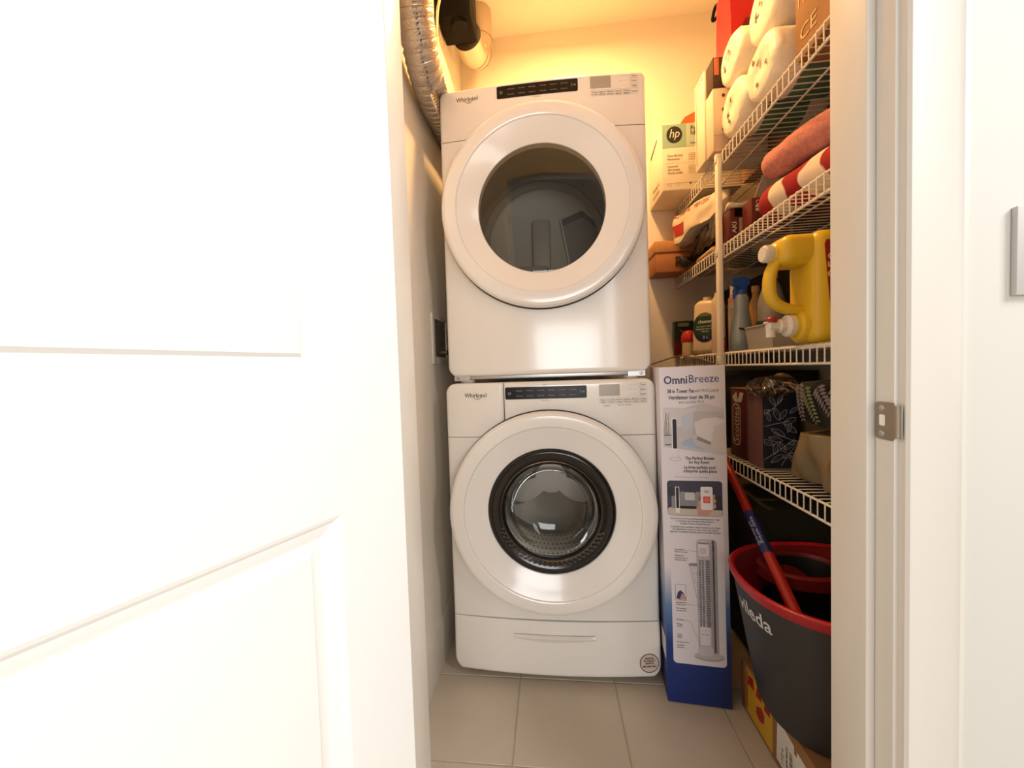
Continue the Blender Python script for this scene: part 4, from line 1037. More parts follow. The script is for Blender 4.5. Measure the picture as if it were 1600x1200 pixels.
bm = soft(B(), .825, .99, 1.46, 1.66, Z2, Z2+.195, n=12, rnd_=.15, amp=.012, freq=9, seed=15)
for v in bm.verts:
    if v.co.z > Z2+.15: v.co.z += .022*math.sin(v.co.x*70+v.co.y*30)
obj('paper_sack', bm, P('paper_bag_paper', (206, 188, 166), .7, bump=.3, bscale=30), t, sharp=40)
bm = B(); fpts = [(.742, 1.452, .150), (.768, 1.444, .225), (.800, 1.450, .236), (.860, 1.455, .205), (.800, 1.455, .150)]
vs = [bm.verts.new((a, b, Z2+c_)) for a, b, c_ in fpts]; bm.faces.new(vs)
ex = bmesh.ops.extrude_face_region(bm, geom=bm.faces[:]); bmesh.ops.translate(bm, vec=(0, .004, 0), verts=[g for g in ex['geom'] if isinstance(g, bmesh.types.BMVert)])
obj('torn_flap', bm, P('paper_bag_paper', (206, 188, 166), .7), t)
tag(obj('tissue_paper', soft(B(), .668, .76, 1.475, 1.525, Z2+.126, Z2+.150, n=10, rnd_=.4, amp=.012, freq=20, seed=18), P('tissue_white', (230, 214, 194), .7), org=(.72, 1.50, Z2+.126)), 'scrap of crumpled white paper on top of the maroon cartons', 'paper')
# towels
def towel(name, path, r, mat, label, seed, sqz=.92, fuzz=.0022, freq=60):
    pts = smoothpath(path, 14); n_ = len(pts)
    bm = B(); rs = []
    for i in range(n_):
        u = i/(n_-1); e = min(1, u*9, (1-u)*9); rs.append(r*(.55+.45*math.sqrt(1-(1-e)**2)) if e < 1 else r)
    tube(bm, pts, rs, seg=36, ref=(1, 0, 0))
    for v in bm.verts:
        v.co += noise.noise_vector(v.co*9+Vector((seed, 0, 0)))*.006+noise.noise_vector(v.co*freq)*fuzz
    o = obj(name, bm, mat, sharp=180, org=tuple(pts[n_//2]-Vector((0, 0, r))))
    return tag(o, label, 'towel')
STR = ramp_mat('striped_terry', 1, [(0, (222, 206, 184)), (.44, (226, 210, 190)), (.47, (158, 28, 30)), (.95, (150, 24, 28)), (.985, (224, 208, 188))], rough=.95, warp=.10, wscale=9, freq=7.5)
towel('striped_towel', [(.724, 1.322, Z2+.061), (.735, 1.20, Z2+.061), (.765, 1.00, Z2+.061), (.80, .80, Z2+.061)], .0545, STR, 'rolled red and white striped towel on the wire shelf', 1)
PNK = P('pink_terry', (214, 138, 124), .95, nz=.18, nscale=90, bump=.9, bscale=260, dist=.004)
towel('pink_towel', [(.702, 1.285, Z2+.1635), (.722, 1.16, Z2+.166), (.765, 1.0, Z2+.167), (.81, .84, Z2+.166)], .0445, PNK, 'rolled fluffy pink towel lying on the striped towel', 4, fuzz=.003, freq=120)
tag(obj('grey_cloth', soft(B(), .86, .99, .92, 1.12, Z2, Z2+.13, n=10, rnd_=.3, amp=.008, seed=21), P('grey_knit', (164, 158, 148), .95, nz=.2, nscale=60), org=(.92, 1.0, Z2)), 'folded grey knit cloth behind the rolled towels', 'cloth')

carton('dark_fill_carton', 'added dark maroon filler carton at the wall behind the striped towel', 'box', .865, 1.035, 1.135, 1.445, Z2, Z2+.21, P('maroon_dark', (62, 22, 22), .5))  # added filler for the dark shelf back, cuts lamp leak
carton('dark_fill_carton', 'added black filler carton at the wall behind the black plastic bag', 'box', .835, 1.035, 1.67, 1.855, Z2, Z2+.23, P('filler_black', (34, 28, 26), .6))  # filler added here too, blocks lamp light coming down
# ------------------------------------------------------------------ cleaning shelf
YEL = P('jug_yellow', (226, 186, 40), .34, bump=.04, bscale=40, spec=.5)
t = thing('detergent_jug', 'big yellow detergent jug lying with white cap and spigot, red label', 'jug', (.80, 1.045, Z3))
bm = B(); box(bm, .640, .975, .985, 1.105, Z3, Z3+.276, bev=.030, seg=5)
obj('jug_body', bm, YEL, t, sharp=60)
obj('jug_shoulder', bxm(.577, .70, .998, 1.092, Z3+.196, Z3+.272, bev=.026, seg=5), YEL, t, sharp=60)
hp2 = smoothpath([(.604, 1.045, Z3+.222), (.582, 1.045, Z3+.206), (.570, 1.045, Z3+.182), (.567, 1.045, Z3+.148), (.573, 1.045, Z3+.118), (.594, 1.045, Z3+.098), (.622, 1.045, Z3+.088), (.664, 1.045, Z3+.080)], 7)
obj('jug_handle', tube(B(), hp2, .0135, seg=16, ref=(0, 1, 0), sq=1.45), YEL, t, sharp=180)
CF = frame((.578, 1.045, Z3+.234), (0, -1, 0), (0, 0, 1))
obj('jug_neck', lathe(B(), [(.025, -.02), (.025, .002), (.020, .008), (.020, .014)], CF, seg=32), YEL, t)
cp = B(); lathe(cp, [(.0, .028), (.0185, .028), (.0212, .024), (.0212, .006), (.020, .004), (0, .004)], CF, seg=36)
for k in range(36):
    a = 2*math.pi*k/36; c_ = CF @ Vector((.0213*math.cos(a), .0213*math.sin(a), 0)); tube(cp, [c_+Vector((-.008, 0, 0)), c_+Vector((-.023, 0, 0))], .0009, seg=5)
CAPW = P('cap_white', (232, 222, 206), .4); obj('jug_cap', cp, CAPW, t)
SF = frame((.642, 1.045, Z3+.048), (0, -1, 0), (0, 0, 1))
obj('spigot_collar', lathe(B(), [(.042, -.03), (.042, .0), (.038, .010), (.030, .014), (.028, .022), (0, .022)], SF, seg=36), YEL, t)
sp3 = obj('spigot', lathe(B(), [(.028, .020), (.028, .034), (.024, .038), (.018, .040), (.018, .052), (.013, .056), (.013, .078), (0, .080)], SF, seg=32), CAPW, t)
obj('spout', tube(B(), [(.570, 1.045, Z3+.058), (.570, 1.045, Z3+.020)], .0105, seg=20), CAPW, sp3)
obj('push_button', lathe(B(), [(.013, 0), (.013, .010), (.010, .014), (0, .015)], Matrix.Translation((.572, 1.045, Z3+.058)), seg=20), P('button_red', (158, 30, 30), .4), sp3)
obj('lever', bxm(.555, .582, 1.039, 1.051, Z3+.056, Z3+.0605, bev=.001), CAPW, sp3)
LABR = P('label_red', (150, 20, 34), .4)
lb = obj('red_label', poly(B(), [(.030, .012), (.28, .012), (.28, .245), (.016, .245), (.012, .235)], FY(.648, .9845, Z3), t=.0004), LABR, t)
bm = B(); text(bm, '250', .042, FY(.648, .984, Z3) @ Matrix.Translation((.034, .185, 0)) @ Matrix.Rotation(R(90), 4, 'Z'), bold=.004, h=.0006, width=.058); obj('label_number', bm, P('label_gold', (226, 176, 120), .5), lb)
bm = B(); ribbon(bm, [(.024, .270), (.040, .285), (.046, .250)], .006, FY(.648, .9838, Z3), h=.0006); obj('moulded_rib', bm, P('jug_yellow_light', (236, 208, 90), .34), t)

def bottle(name, label, cat, x, y, prof, mat, sx=1.0, sy=1.0, rotz=0.0, z=None):
    z = Z3 if z is None else z
    t = thing(name, label, cat, (x, y, z), rotz)
    obj('bottle_body', lathe(B(), prof, None, seg=32, sx=sx, sy=sy), mat, t, local=True, sharp=50)
    return t
# spray bottle with blue trigger
SPB = P('spray_clear_blue', (138, 150, 158), .15, spec=.6)
t = bottle('spray_bottle', 'grey blue spray bottle with a blue trigger head, right of the post', 'spray bottle', .705, 1.478, [(0, 0), (.036, 0), (.040, .006), (.039, .05), (.031, .11), (.025, .15), (.0255, .19), (.020, .205), (.013, .212), (.013, .222), (0, .222)], SPB, sx=1.0, sy=.85)
SB = P('trigger_blue', (34, 84, 164), .35)
hd_ = B(); pr_ = [(-.034, .262), (-.030, .268), (.006, .270), (.024, .262), (.026, .246), (.014, .232), (.013, .212), (-.012, .212), (-.012, .236), (-.022, .240), (-.034, .246)]
poly(hd_, pr_, FY(0, -.012, 0), h=0, t=.024); obj('trigger_head', hd_, SB, t, local=True)
obj('trigger', tube(B(), [(-.016, 0, .242), (-.024, 0, .222), (-.024, 0, .198), (-.018, 0, .180)], [.006, .006, .005, .0035], seg=8), SB, t, local=True)
obj('dip_tube', tube(B(), [(0, 0, .21), (.008, 0, .02)], .003, seg=6), P('tube_orange', (190, 88, 50), .5), t, local=True)
obj('neck_collar', lathe(B(), [(.016, .205), (.017, .218), (.014, .224)], None, seg=20), SB, t, local=True)
bm = B(); poly(bm, [(-.028, .078), (.022, .066), (.026, .078), (-.026, .084)], FY(0, -.0385, 0)); obj('dark_mark', bm, INK, t, local=True)
t = bottle('pump_bottle', 'white capped bottle with small grey print, right behind the post', 'bottle', .750, 1.592, [(0, 0), (.034, 0), (.036, .004), (.036, .205), (.034, .215), (.031, .222), (.031, .228), (0, .228)], P('bottle_grey_white', (188, 176, 166), .4))
obj('bottle_cap', lathe(B(), [(.029, .228), (.029, .280), (.026, .284), (0, .284)], None, seg=28), CAPW, t, local=True)
obj('pink_band', lathe(B(), [(.0364, .196), (.0364, .214)], None, seg=32), P('band_pink', (204, 140, 122), .5), t, local=True)
bm = B()
for k in range(17):
    z_ = .05+.0075*k
    for s in range(8):
        a0 = R(190+12*s); a1 = R(190+12*s+9); bm.faces.new([bm.verts.new((.0365*math.cos(a), .0365*math.sin(a), zz)) for a, zz in ((a0, z_), (a1, z_), (a1, z_+.0022), (a0, z_+.0022))])
obj('small_print', bm, GREYINK, t, local=True, kind='stuff')
# cleaner with oval green label
t = thing('cleaner_bottle', 'white cleaner bottle with oval dark green label, left of the post', 'bottle', (.690, 1.735, Z3), rotz=R(-40))
bm = B(); box(bm, -.062, .062, -.030, .030, 0, .235, bev=.022, seg=4)
for v in bm.verts:
    if v.co.z > .17:
        u = (v.co.z-.17)/.065; v.co.x *= 1-.38*u*u; v.co.y *= 1-.2*u*u
BWH = P('bottle_cream', (226, 202, 172), .3, spec=.5); obj('bottle_body', bm, BWH, t, local=True, sharp=60)
lab = obj('oval_label', poly(B(), ell_pts(-.004, .115, .048, .064, 32), FY(0, -.0304, 0), h=.0003), P('label_forest', (34, 66, 50), .4), t, local=True)
obj('label_gold_top', poly(B(), ell_pts(-.004, .115, .047, .063, 20, 50, 130), FY(0, -.0304, 0), h=.0006), P('label_olive', (120, 110, 50), .4), lab, local=True)
obj('label_blue_base', poly(B(), ell_pts(-.004, .115, .047, .063, 20, 215, 325), FY(0, -.0304, 0), h=.0006), P('label_deep_blue', (26, 36, 70), .4), lab, local=True)
bm = B(); text(bm, 'cleaner', .022, FY(-.002, -.0304, .140), bold=.012, h=.0010, width=.058); obj('label_name', bm, WHITEINK, lab, local=True)
for k, (s, w_) in enumerate((('all purpose cleaner', .070), ('nettoyant tout usage', .074), ('citrus', .03))):
    bm = B(); text(bm, s, .010, FY(-.002, -.0304, .120-.011*k), h=.0010, width=w_); obj('label_print', bm, WHITEINK, lab, local=True)
bm = B(); text(bm, '2 L', .016, FY(0, -.0304, .072), h=.0010, width=.024); obj('label_print', bm, WHITEINK, lab, local=True)
obj('bottle_neck', lathe(B(), [(.018, .228), (.018, .246), (0, .246)], None, seg=24), BWH, t, local=True)
t = bottle('white_bottle', 'plain cream bottle partly hidden behind the post, right of the cleaner', 'bottle', .688, 1.628, [(0, 0), (.024, 0), (.026, .005), (.026, .19), (.023, .215), (.014, .232), (.013, .245), (0, .245)], BWH, sy=.7)
t = bottle('amber_bottle', 'dark amber bottle behind the cleaner with green label', 'bottle', .822, 1.77, [(0, 0), (.036, 0), (.038, .005), (.038, .19), (.034, .215), (.020, .235), (.018, .262), (0, .262)], P('amber_glass', (70, 36, 20), .1, spec=.7))
obj('bottle_cap', lathe(B(), [(.021, .248), (.021, .272), (0, .274)], None, seg=20), P('cap_bronze', (120, 84, 50), .3, .6), t, local=True)
t = bottle('trigger_bottle', 'dark bottle with a pale spray trigger, far back corner', 'spray bottle', .765, 1.90, [(0, 0), (.038, 0), (.040, .006), (.038, .10), (.026, .16), (.016, .18), (.014, .20), (0, .20)], P('bottle_dark_red', (82, 34, 26), .3))
hd_ = B(); poly(hd_, [(-.052, .222), (-.046, .232), (.02, .236), (.026, .212), (.014, .196), (-.014, .196), (-.020, .212)], FY(0, -.012, 0), t=.024); obj('trigger_head', hd_, P('trigger_cream', (196, 160, 126), .4), t, local=True)
obj('trigger', tube(B(), [(-.030, 0, .214), (-.034, 0, .19), (-.028, 0, .17)], .004, seg=8), P('trigger_red_brown', (120, 44, 32), .4), t, local=True)
t = thing('dark_packet', 'dark green and red foil packet standing against the back wall', 'packet', (.69, 1.965, Z3))
obj('packet_body', soft(B(), .615, .755, 1.950, 1.985, Z3, Z3+.175, n=8, rnd_=.12, amp=.003, seed=31), ramp_mat('packet_print', 2, [(0, (84, 24, 22)), (.06, (90, 28, 24)), (.09, (28, 40, 34)), (.17, (44, 56, 50))], rough=.3), t)
bm = B(); ribbon(bm, [(.02, .13), (.09, .08), (.125, .045)], .004, FY(.62, 1.9475, Z3)); obj('print_line', bm, P('packet_grey', (120, 124, 110), .4), t)
bm = B(); poly(bm, rr_pts(.012, .065, .145, .163, .002, 1), FY(.62, 1.9475, Z3)); obj('packet_panel', bm, P('packet_grey', (120, 124, 110), .4), t)
t = bottle('red_cap_bottle', 'small clear bottle with a round red cap, front left corner', 'bottle', .660, 1.885, [(0, 0), (.028, 0), (.030, .004), (.028, .055), (.030, .064), (0, .066)], P('bottle_cream', (226, 202, 172), .3), rotz=.3)
obj('bottle_cap', lathe(B(), [(.030, .062), (.033, .072), (.032, .095), (.024, .112), (.010, .119), (0, .120)], None, seg=28), P('cap_red', (190, 40, 40), .4), t, local=True)
t = thing('plastic_tub', 'low grey translucent plastic tub in front of the spray bottle', 'tub', (.76, 1.34, Z3))
bm = B(); TX0, TX1, TY0, TY1, TH = .682, .85, 1.245, 1.405, .076; k_ = .008
o_ = [[bm.verts.new((x, y, z)) for x, y in ((a0, b0), (a1, b0), (a1, b1), (a0, b1))] for a0, a1, b0, b1, z in ((TX0+k_, TX1-k_, TY0+k_, TY1-k_, Z3), (TX0, TX1, TY0, TY1, Z3+TH), (TX0+.003, TX1-.003, TY0+.003, TY1-.003, Z3+TH), (TX0+k_+.003, TX1-k_-.003, TY0+k_+.003, TY1-k_-.003, Z3+.003))]
bm.faces.new(o_[0][::-1]); bm.faces.new(o_[3])
for a, b in zip(o_, o_[1:]):
    for k in range(4): bm.faces.new((a[k], a[(k+1) % 4], b[(k+1) % 4], b[k]))
obj('tub_body', bm, P('tub_plastic', (166, 160, 152), .25), t, sharp=20)
obj('tub_rim', tube(B(), [(TX0, TY0, Z3+TH), (TX1, TY0, Z3+TH), (TX1, TY1, Z3+TH), (TX0, TY1, Z3+TH), (TX0, TY0+.001, Z3+TH)], .0028, seg=6), P('tub_plastic', (166, 160, 152), .25), t)
t = bottle('grey_jug', 'tall grey bottle with green base band behind the yellow jug handle', 'bottle', .80, 1.46, [(0, 0), (.046, 0), (.048, .006), (.046, .17), (.030, .225), (.018, .25), (.018, .27), (0, .27)], P('bottle_grey', (150, 142, 134), .35), sy=.8)
obj('green_band', lathe(B(), [(.0488, .070), (.0482, .105)], None, seg=32, sy=.8), P('band_green', (52, 84, 58), .4), t, local=True)
obj('bottle_cap', lathe(B(), [(.020, .255), (.020, .288), (0, .289)], None, seg=20), CAPW, t, local=True)
t = bottle('amber_vial', 'slim amber bottle just right of the blue trigger bottle', 'bottle', .790, 1.545, [(0, 0), (.020, 0), (.022, .004), (.022, .18), (.012, .21), (.012, .24), (0, .24)], P('amber_clear', (196, 148, 92), .2))
obj('bottle_cap', lathe(B(), [(.014, .225), (.014, .248), (0, .249)], None, seg=16), P('cap_gold', (196, 160, 90), .4), t, local=True)
t = bottle('red_vial', 'tiny red bottle at the foot of the spray bottle', 'bottle', .663, 1.535, [(0, 0), (.011, 0), (.012, .003), (.012, .035), (.006, .042), (.006, .05), (0, .05)], P('vial_red', (168, 54, 36), .3))
obj('bottle_cap', lathe(B(), [(.008, .044), (.008, .056), (0, .057)], None, seg=12), INK, t, local=True)

carton('dark_fill_carton', 'added black filler carton at the wall behind the blue trigger bottle', 'box', .868, 1.035, 1.13, 1.56, Z3, Z3+.315, P('filler_black', (34, 28, 26), .6))  # added dark filler, keeps lamp light off the wall behind
carton('dark_fill_carton', 'added black filler carton at the wall behind the amber bottle', 'box', .868, 1.035, 1.575, 1.985, Z3, Z3+.315, P('filler_black', (34, 28, 26), .6))  # second added filler, closes the rest of this shelf to the lamp
# ------------------------------------------------------------------ tissue shelf
t = thing('tissue_pack', 'maroon tissue box pack standing on end on the lowest shelf', 'tissue box', (.715, 1.42, Z4))
obj('carton_body', bxm(.662, .762, 1.364, 1.476, Z4, Z4+.245, bev=.004), P('tissue_maroon', (84, 24, 30), .4), t)
obj('front_panel', bxm(.665, .760, 1.3615, 1.3638, Z4+.004, Z4+.240, bev=.001), P('tissue_mauve', (122, 88, 92), .5), t)
MS = FX(.6615, 1.476, Z4)
bm = B(); ribbon(bm, rr_pts(.022, .075, .045, .190, .020), .005, MS, h=.0006, closed=True); lo = obj('logo_outline', bm, P('tissue_logo', (196, 186, 178), .5), t)
bm = B(); text(bm, 'Scotties', .052, MS @ Matrix.Translation((.050, .118, 0)) @ Matrix.Rotation(R(90), 4, 'Z'), bold=.012, h=.0008, width=.128); obj('logo_letters', bm, P('tissue_logo', (196, 186, 178), .5), lo)
obj('top_flap', bxm(.660, .764, 1.362, 1.478, Z4+.2455, Z4+.249, bev=.001), P('pack_brown_top', (150, 100, 58), .35), t)
bm = B(); poly(bm, [(.018, .215), (.05, .236), (.06, .205), (.075, .236), (.10, .232), (.085, .20), (.04, .196)], MS, h=.0008); obj('tissue_print', bm, P('tissue_logo', (196, 186, 178), .5), t)
t = thing('tissue_box', 'navy tissue box with white leaf outlines, wrapped in clear plastic', 'tissue box', (.715, 1.30, Z4))
obj('carton_body', bxm(.664, .764, 1.258, 1.348, Z4, Z4+.240, bev=.003), P('tissue_navy', (30, 34, 52), .45), t)
obj('side_panel', bxm(.6615, .6636, 1.260, 1.346, Z4+.003, Z4+.237), P('tissue_mauve', (122, 88, 92), .5), t)
MN = FY(.664, 1.2577, Z4); LEAF = P('leaf_white', (176, 178, 178), .5)
def leaf(cx_, cy_, ln, ang, wd=.34):
    pts = []
    for k in range(9): u = k/8; pts.append((u*ln, wd*ln*.5*math.sin(math.pi*u)**.9))
    for k in range(7, 0, -1): u = k/8; pts.append((u*ln, -wd*ln*.5*math.sin(math.pi*u)**.9))
    c_, s_ = math.cos(R(ang)), math.sin(R(ang)); return [(cx_+x*c_-y*s_, cy_+x*s_+y*c_) for x, y in pts]
def clip_(pts, w_=.099, h_=.238): return [(min(max(x, .001), w_), min(max(y, .002), h_)) for x, y in pts]
def leaves(par, M, lst, stems, mat, w_=.099, h_=.238):
    for l in lst:
        bm = B(); ribbon(bm, clip_(leaf(*l), w_, h_), .0016, M, h=.0006, closed=True); ribbon(bm, clip_([(l[0], l[1]), (l[0]+l[2]*.6*math.cos(R(l[3])), l[1]+l[2]*.6*math.sin(R(l[3])))], w_, h_), .0009, M, h=.0007); obj('leaf_outline', bm, mat, par, kind=None)
    for s in stems:
        bm = B(); ribbon(bm, clip_(s, w_, h_), .0020, M, h=.0007); obj('leaf_stem', bm, mat, par)
leaves(t, MN, [(.034, .200, .034, 120), (.040, .205, .032, 60), (.018, .188, .030, 200), (.030, .195, .045, -70), (.012, .180, .030, -80), (.045, .155, .040, 55), (.055, .142, .045, 25), (.060, .140, .045, -35), (.020, .128, .050, -30), (.075, .175, .030, 40),
    (.012, .100, .045, -15), (.030, .075, .045, 155), (.045, .085, .040, -60), (.058, .060, .045, 40), (.070, .080, .035, 10), (.030, .045, .040, 80), (.055, .035, .040, 20), (.075, .045, .035, -60), (.02, .02, .045, 35), (.070, .115, .030, 70)],
    [[(.001, .135), (.03, .142), (.06, .148), (.075, .152)], [(.001, .172), (.025, .190), (.045, .208), (.055, .225)], [(.098, .085), (.06, .10), (.03, .118)], [(.001, .03), (.04, .055), (.09, .095)], [(.05, .01), (.075, .05), (.095, .075)]], LEAF)
bm = soft(B(), .652, .776, 1.246, 1.352, Z4+.228, Z4+.282, n=14, rnd_=.35, amp=.013, freq=26, seed=41)
obj('plastic_wrap', bm, P('wrap_gold', (176, 140, 104), .12, bump=.6, bscale=60, dist=.008), t, sharp=30) if False else obj('plastic_wrap', bm, glassy('crinkled_wrap', (.80, .72, .62), .25, .12, bump=.8, bscale=60), t, sharp=20)
bm = B(); rr_ = random.Random(5)
for k in range(7):
    a = Vector((rr_.uniform(.66, .74), 1.243-rr_.uniform(0, .004), Z4+rr_.uniform(.245, .28))); b = a+Vector((rr_.uniform(.015, .05), .001, rr_.uniform(-.045, .0))); tube(bm, [a, a.lerp(b, .5)+Vector((0, -.003, .003)), b], .0016, seg=5)
obj('wrap_glint', bm, P('glint_gold', (210, 178, 140), .15, spec=.8), t, kind='stuff')  # gold reflections on the wrap put in as coloured strips
bm = B(); ribbon(bm, [(-.003, .0), (-.003, .24)], .004, MN, h=.003); obj('wrap_seam', bm, glassy('wrap_seam_film', (.75, .70, .72), .25, .2), t)
t = thing('folded_blanket', 'tan fabric bundle draped on the lowest shelf by the door', 'blanket', (.80, .93, Z4))
bm = soft(B(),   .664, .99, .76, 1.175, Z4, Z4+.150, n=30, rnd_=.35, amp=.008, freq=7, seed=51)
for v in bm.verts:
    f_ = (math.sin(v.co.y*46+v.co.z*22)+.6*math.sin(v.co.y*83-v.co.z*30))*.010
    v.co.x += f_; v.co.x = max(v.co.x, .650)
obj('blanket_body', bm, P('tan_fabric', (124, 108, 78), .42, nz=.1, nscale=20), t, sharp=180)
t = thing('floral_cushion', 'dark green and black leaf printed cushion on the tan fabric bundle', 'cushion', (.80, .93, Z4+.16))
bm = soft(B(), .672, .98, .775, 1.165, Z4+.160, Z4+.292, n=18, rnd_=.4, amp=.006, freq=8, seed=55)
obj('cushion_body', bm, P('floral_dark', (36, 36, 28), .8, nz=.7, nscale=22), t, sharp=180)
FERN = P('fern_green', (112, 118, 84), .7); FERNP = P('fern_grey', (126, 112, 120), .7)
for (y0, z0, ang, mat_, n_) in ((1.105, .275, -76, FERNP, 10), (1.075, .265, -58, FERN, 10), (1.025, .270, -50, FERNP, 8), (.985, .255, -30, FERN, 7)):
    for k in range(n_):
        for s in (-1, 1):
            l = leaf(.0, 0, .026*(1-.05*k), ang+s*62); u = k*.0105
            c_ = (u*math.cos(R(ang)), u*math.sin(R(ang)))
            bm = poly(B(), [(p[0]+c_[0], p[1]+c_[1]) for p in l], FX(.668, y0, Z4+z0), h=.0)
            def hug(v):
                s2 = ((v.y-.970)/.195)**2; s3 = ((v.z-(Z4+.222))/.07)**2
                return (.668+.028*min(2, (s2*s2+s3*s3*.6))-.003, v.y, v.z)
            obj('fern_leaflet', warp(bm, hug), mat_, t)
t = thing('tan_tote', 'tan tote bag with an arched handle behind the tissue boxes', 'bag', (.90, 1.42, Z4))
obj('tote_body', soft(B(), .80, 1.02, 1.28, 1.56, Z4, Z4+.215, n=10, rnd_=.2, amp=.006, seed=61), P('tan_fabric', (124, 108, 78), .42), t)
obj('tote_handle', tube(B(), smoothpath([(.81, 1.54, Z4+.205), (.808, 1.50, Z4+.262), (.806, 1.42, Z4+.290), (.806, 1.35, Z4+.272), (.81, 1.30, Z4+.20)], 6), .008, seg=10), P('tan_strap', (150, 122, 76), .6), t)

carton('dark_fill_carton', 'added black filler carton at the far end of the lowest shelf', 'box', .665, 1.035, 1.58, 1.985, Z4, Z4+.30, P('filler_black', (34, 28, 26), .6))  # added block at the shelf end against leaking lamp light
# ------------------------------------------------------------------ floor by the right wall
t = thing('filler_bag', 'added dark olive filler bag on the floor behind the mop bucket', 'bag', (.85, 1.60, 0))  # added bulk for dim olive shapes, also stops stray lamp light
obj('bag_body', soft(B(), .665, 1.035, 1.235, 1.98, .0005, .60, n=12, rnd_=.2, amp=.008, freq=7, seed=71), P('olive_dark', (44, 42, 30), .8), t)
obj('bag_strap', tube(B(), smoothpath([(.68, 1.40, .50), (.668, 1.45, .585), (.668, 1.56, .60), (.68, 1.62, .52)], 6), .008, seg=8), P('olive_strap', (84, 74, 40), .7), t)
t, w, d, h = carton('shipping_box', 'brown shipping box on the floor under the mop bucket', 'box', .556, 1.00, .655, 1.188, 0.0003, .1503, CARDD)
ML = FX(-w-.0004, d, 0)
yl = obj('yellow_sticker', poly(B(), [(.030, .012), (.165, .012), (.165, .142), (.030, .142)], ML, h=.0002), P('sticker_yellow', (206, 158, 40), .5), t, local=True)
SRED = P('sticker_red', (160, 34, 22), .5)
obj('sticker_mark', poly(B(), [(.085, .050), (.105, .042), (.125, .054), (.128, .078), (.112, .088), (.100, .080), (.088, .074)], ML, h=.0006), SRED, yl, local=True)
for a, b, c_, e in ((.040, .10, .075, .135), (.085, .10, .115, .136), (.125, .095, .155, .128)): obj('sticker_mark', poly(B(), [(a, b), (c_, b+.004), (c_-.004, e), (a+.006, e-.006)], ML, h=.0006), SRED, yl, local=True)
bm = B(); ribbon(bm, [(.036, .02), (.036, .135)], .005, ML, h=.0006); obj('sticker_edge', bm, SRED, yl, local=True)
sl = obj('shipping_label', poly(B(), [(.182, .020), (.312, .016), (.312, .118), (.264, .120), (.264, .106), (.254, .106), (.254, .124), (.186, .134)], ML, h=.0003), P('label_paper', (222, 216, 206), .5), t, local=True)
bm = B()
for k in range(13): ribbon(bm, [(.268, .026+.0045*k), (.290, .026+.0045*k)], .0014+.0009*(k % 3), ML, h=.0008)
obj('barcode', bm, INK, sl, local=True, kind='stuff')
bm = B()
for k in range(11): ribbon(bm, [(.236, .040+.0050*k), (.248, .040+.0050*k)], .0012+.0010*((k*7) % 3), ML, h=.0008)
obj('barcode', bm, INK, sl, local=True, kind='stuff')
bm = B(); text(bm, 'FJ7R 4KQ2', .010, ML @ Matrix.Translation((.226, .066, 0)) @ Matrix.Rotation(R(90), 4, 'Z'), bold=.01, h=.0008, width=.052); obj('label_print', bm, INK, sl, local=True)
bm = B(); text(bm, 'YYZ 4', .013, ML @ Matrix.Translation((.208, .050, 0)) @ Matrix.Rotation(R(90), 4, 'Z'), h=.0008, width=.042); obj('label_print', bm, INK, sl, local=True)
bm = B(); ribbon(bm, [(.293, .018), (.293, .117)], .0009, ML, h=.0008); obj('label_rule', bm, INK, sl, local=True)
obj('packing_tape', bxm(-w-.0003, w*.9, -d-.0003, -d+.03, h-.0004, h+.0003), P('tape_brown', (142, 100, 62), .15), t, local=True)

BKC = Vector((.712, 1.0, 0)); BZ0, BZ1 = .1508, .500
def bk_pt(a, z, off=0.0):
    u = (z-BZ0)/(BZ1-BZ0); u = max(0, min(1.1, u))
    rx = .183+.060*u**.9; ry = .145+.058*u**.9; e = 2/2.3
    c_, s_ = math.cos(a), math.sin(a)
    return Vector((BKC.x+(rx+off)*math.copysign(abs(c_)**e, c_), BKC.y+(ry+off)*math.copysign(abs(s_)**e, s_), z))
def bk_shell(bm, levels, seg=64):
    rings = [[bm.verts.new(bk_pt(2*math.pi*k/seg, z, off)) for k in range(seg)] for z, off in levels]
    for a, b in zip(rings, rings[1:]):
        for k in range(seg): bm.faces.new((a[k], a[(k+1) % seg], b[(k+1) % seg], b[k]))
    return rings
BGR = P('bucket_charcoal', (48, 47, 48), .5, bump=.12, bscale=300, dist=.0006); BRED = P('bucket_red', (178, 24, 36), .35)
t = thing('mop_bucket', 'charcoal mop bucket with red rim and wringer, on the brown box', 'bucket', (BKC.x, BKC.y, BZ0))
bm = B(); rg_ = bk_shell(bm, [(BZ0, -.010), (BZ0+.004, -.003), (BZ0+.02, 0), (.30, 0), (BZ1-.022, 0), (BZ1-.020, -.004), (BZ0+.02, -.006)]); bm.faces.new(rg_[0]); bm.faces.new(rg_[-1]); obj('bucket_body', bm, BGR, t, sharp=40)
bm = B(); bk_shell(bm, [(BZ1-.026, -.001), (BZ1-.026, .003), (BZ1-.018, .006), (BZ1-.003, .007), (BZ1, .004), (BZ1, -.004), (BZ1-.006, -.008)]); obj('red_rim', bm, BRED, t, sharp=50)
bm = B(); bk_shell(bm, [(BZ1-.005, -.0075), (BZ1-.030, -.020), (BZ1-.055, -.036), (BZ1-.085, -.050)]); obj('inner_funnel', bm, P('wringer_red_shaded', (112, 18, 24), .4), t, sharp=50)  # shade inside the bucket is put into this darker red
WC = (.672, 1.098)
WM = Matrix.Translation((WC[0], WC[1], 0))
obj('wringer_basket', lathe(B(), [(.080, BZ1-.016), (.077, BZ1-.03), (.066, BZ1-.14), (0, BZ1-.15)], WM, seg=48, sx=1.1, sy=.85), P('wringer_black', (24, 20, 20), .5), t, sharp=50)
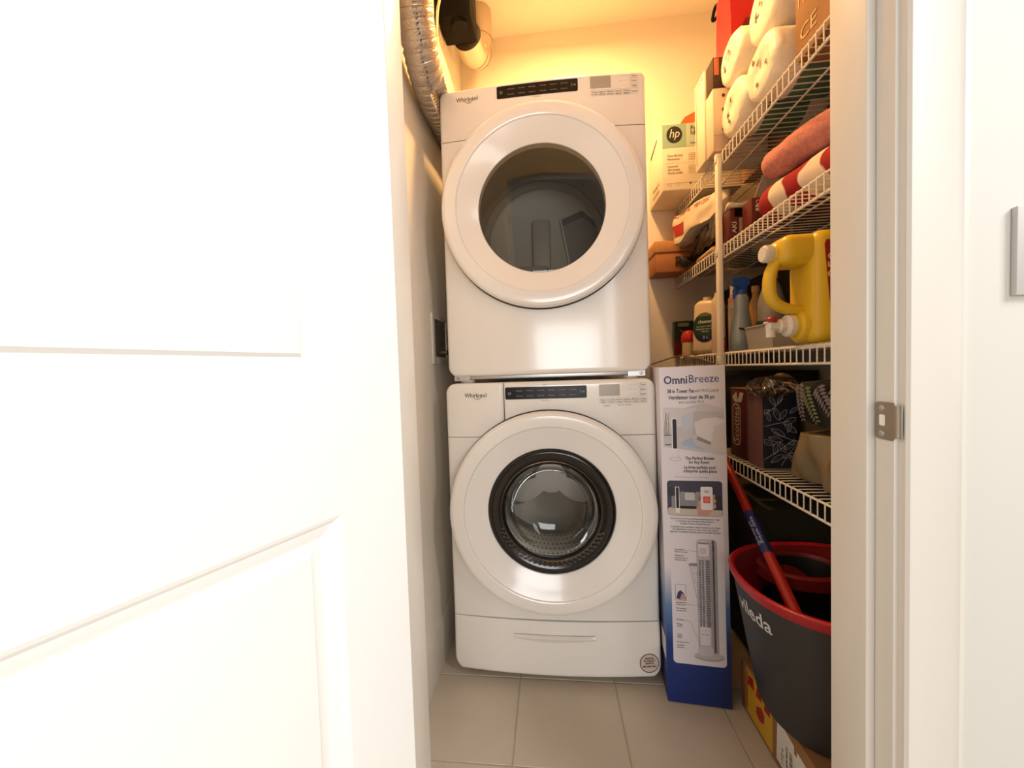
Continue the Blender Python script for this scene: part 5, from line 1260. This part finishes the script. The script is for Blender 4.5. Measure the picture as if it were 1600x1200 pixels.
obj('wringer_ring', lathe(B(), [(.100, BZ1-.045), (.098, BZ1-.016), (.090, BZ1-.012), (.083, BZ1-.012), (.079, BZ1-.018), (.078, BZ1-.045)], WM, seg=48, sx=1.1, sy=.85), P('wringer_red_shaded', (112, 18, 24), .4), t)
# brand name moulded on the bucket wall
bm = text(B(), 'vileda', .052, Matrix.Identity(4), bold=.014, width=.118)
bmesh.ops.subdivide_edges(bm, edges=[e for e in bm.edges if e.calc_length() > .012], cuts=2)
arc = [(0, math.pi)]; s_ = 0.0; prev = bk_pt(math.pi*.90, .42)
tab = []; s_ = 0
for k in range(200):
    a = math.pi*.90+k*.006; p = bk_pt(a, .42); s_ += (p-prev).length; prev = p; tab.append((s_, a))
def arc_a(s):
    for q, a in tab:
        if q >= s: return a
    return tab[-1][1]
warp(bm, lambda c: bk_pt(arc_a(c.x+.098), .424+c.y, .0012))
obj('brand_lettering', bm, P('bucket_print', (214, 212, 212), .5), t)
bm = B(); hp3 = [bk_pt(math.pi*1.05+.0, BZ1-.03, .010)]
t2 = thing('mop', 'red mop pole with a blue printed sleeve, leaning out of the bucket', 'mop', (.572, .925, .368))
pa, pb = Vector((.5697, .945, .4385)), Vector((.594, 1.345, .692))
dv = (pb-pa)
def on_p(u): return pa+dv*u
MRED = P('mop_red', (176, 32, 28), .3); MBLU = P('mop_blue', (24, 40, 104), .35)
obj('lower_pole', tube(B(), [on_p(-.08), on_p(.335)], .0140, seg=20), MRED, t2)
obj('blue_sleeve', tube(B(), [on_p(.333), on_p(.615)], .0146, seg=20), MBLU, t2)
obj('upper_pole', tube(B(), [on_p(.613), on_p(1.55)], .0134, seg=20), MRED, t2)
obj('pole_grip', tube(B(), [on_p(1.55), on_p(1.75), on_p(1.77)], [.0150, .0150, .011], seg=20), BLKM, t2)
dd = dv.normalized(); vd = (Vector((0, 0, CZ))-on_p(.5)); vd = (vd-dd*vd.dot(dd)).normalized()
bm = text(B(), 'easy wring', .013, frame(on_p(.475)+vd*.0153, -dd, vd.cross(-dd)), width=.085, h=.0004); obj('sleeve_print', bm, P('sleeve_white', (190, 196, 214), .5), t2)
bm = text(B(), 'and clean turbo', .0075, frame(on_p(.455)+vd*.0151+vd.cross(-dd)*-.0095, -dd, vd.cross(-dd)), width=.075, h=.0004); obj('sleeve_print', bm, P('sleeve_white', (190, 196, 214), .5), t2)
obj('mop_head', lathe(B(), [(0, 0), (.055, .004), (.06, .015), (.045, .03), (.018, .04), (.015, .06), (0, .06)], Matrix.Translation((.572, .925, .368)), seg=24), P('mop_fibre', (90, 84, 80), .95, nz=.3, nscale=80), t2)
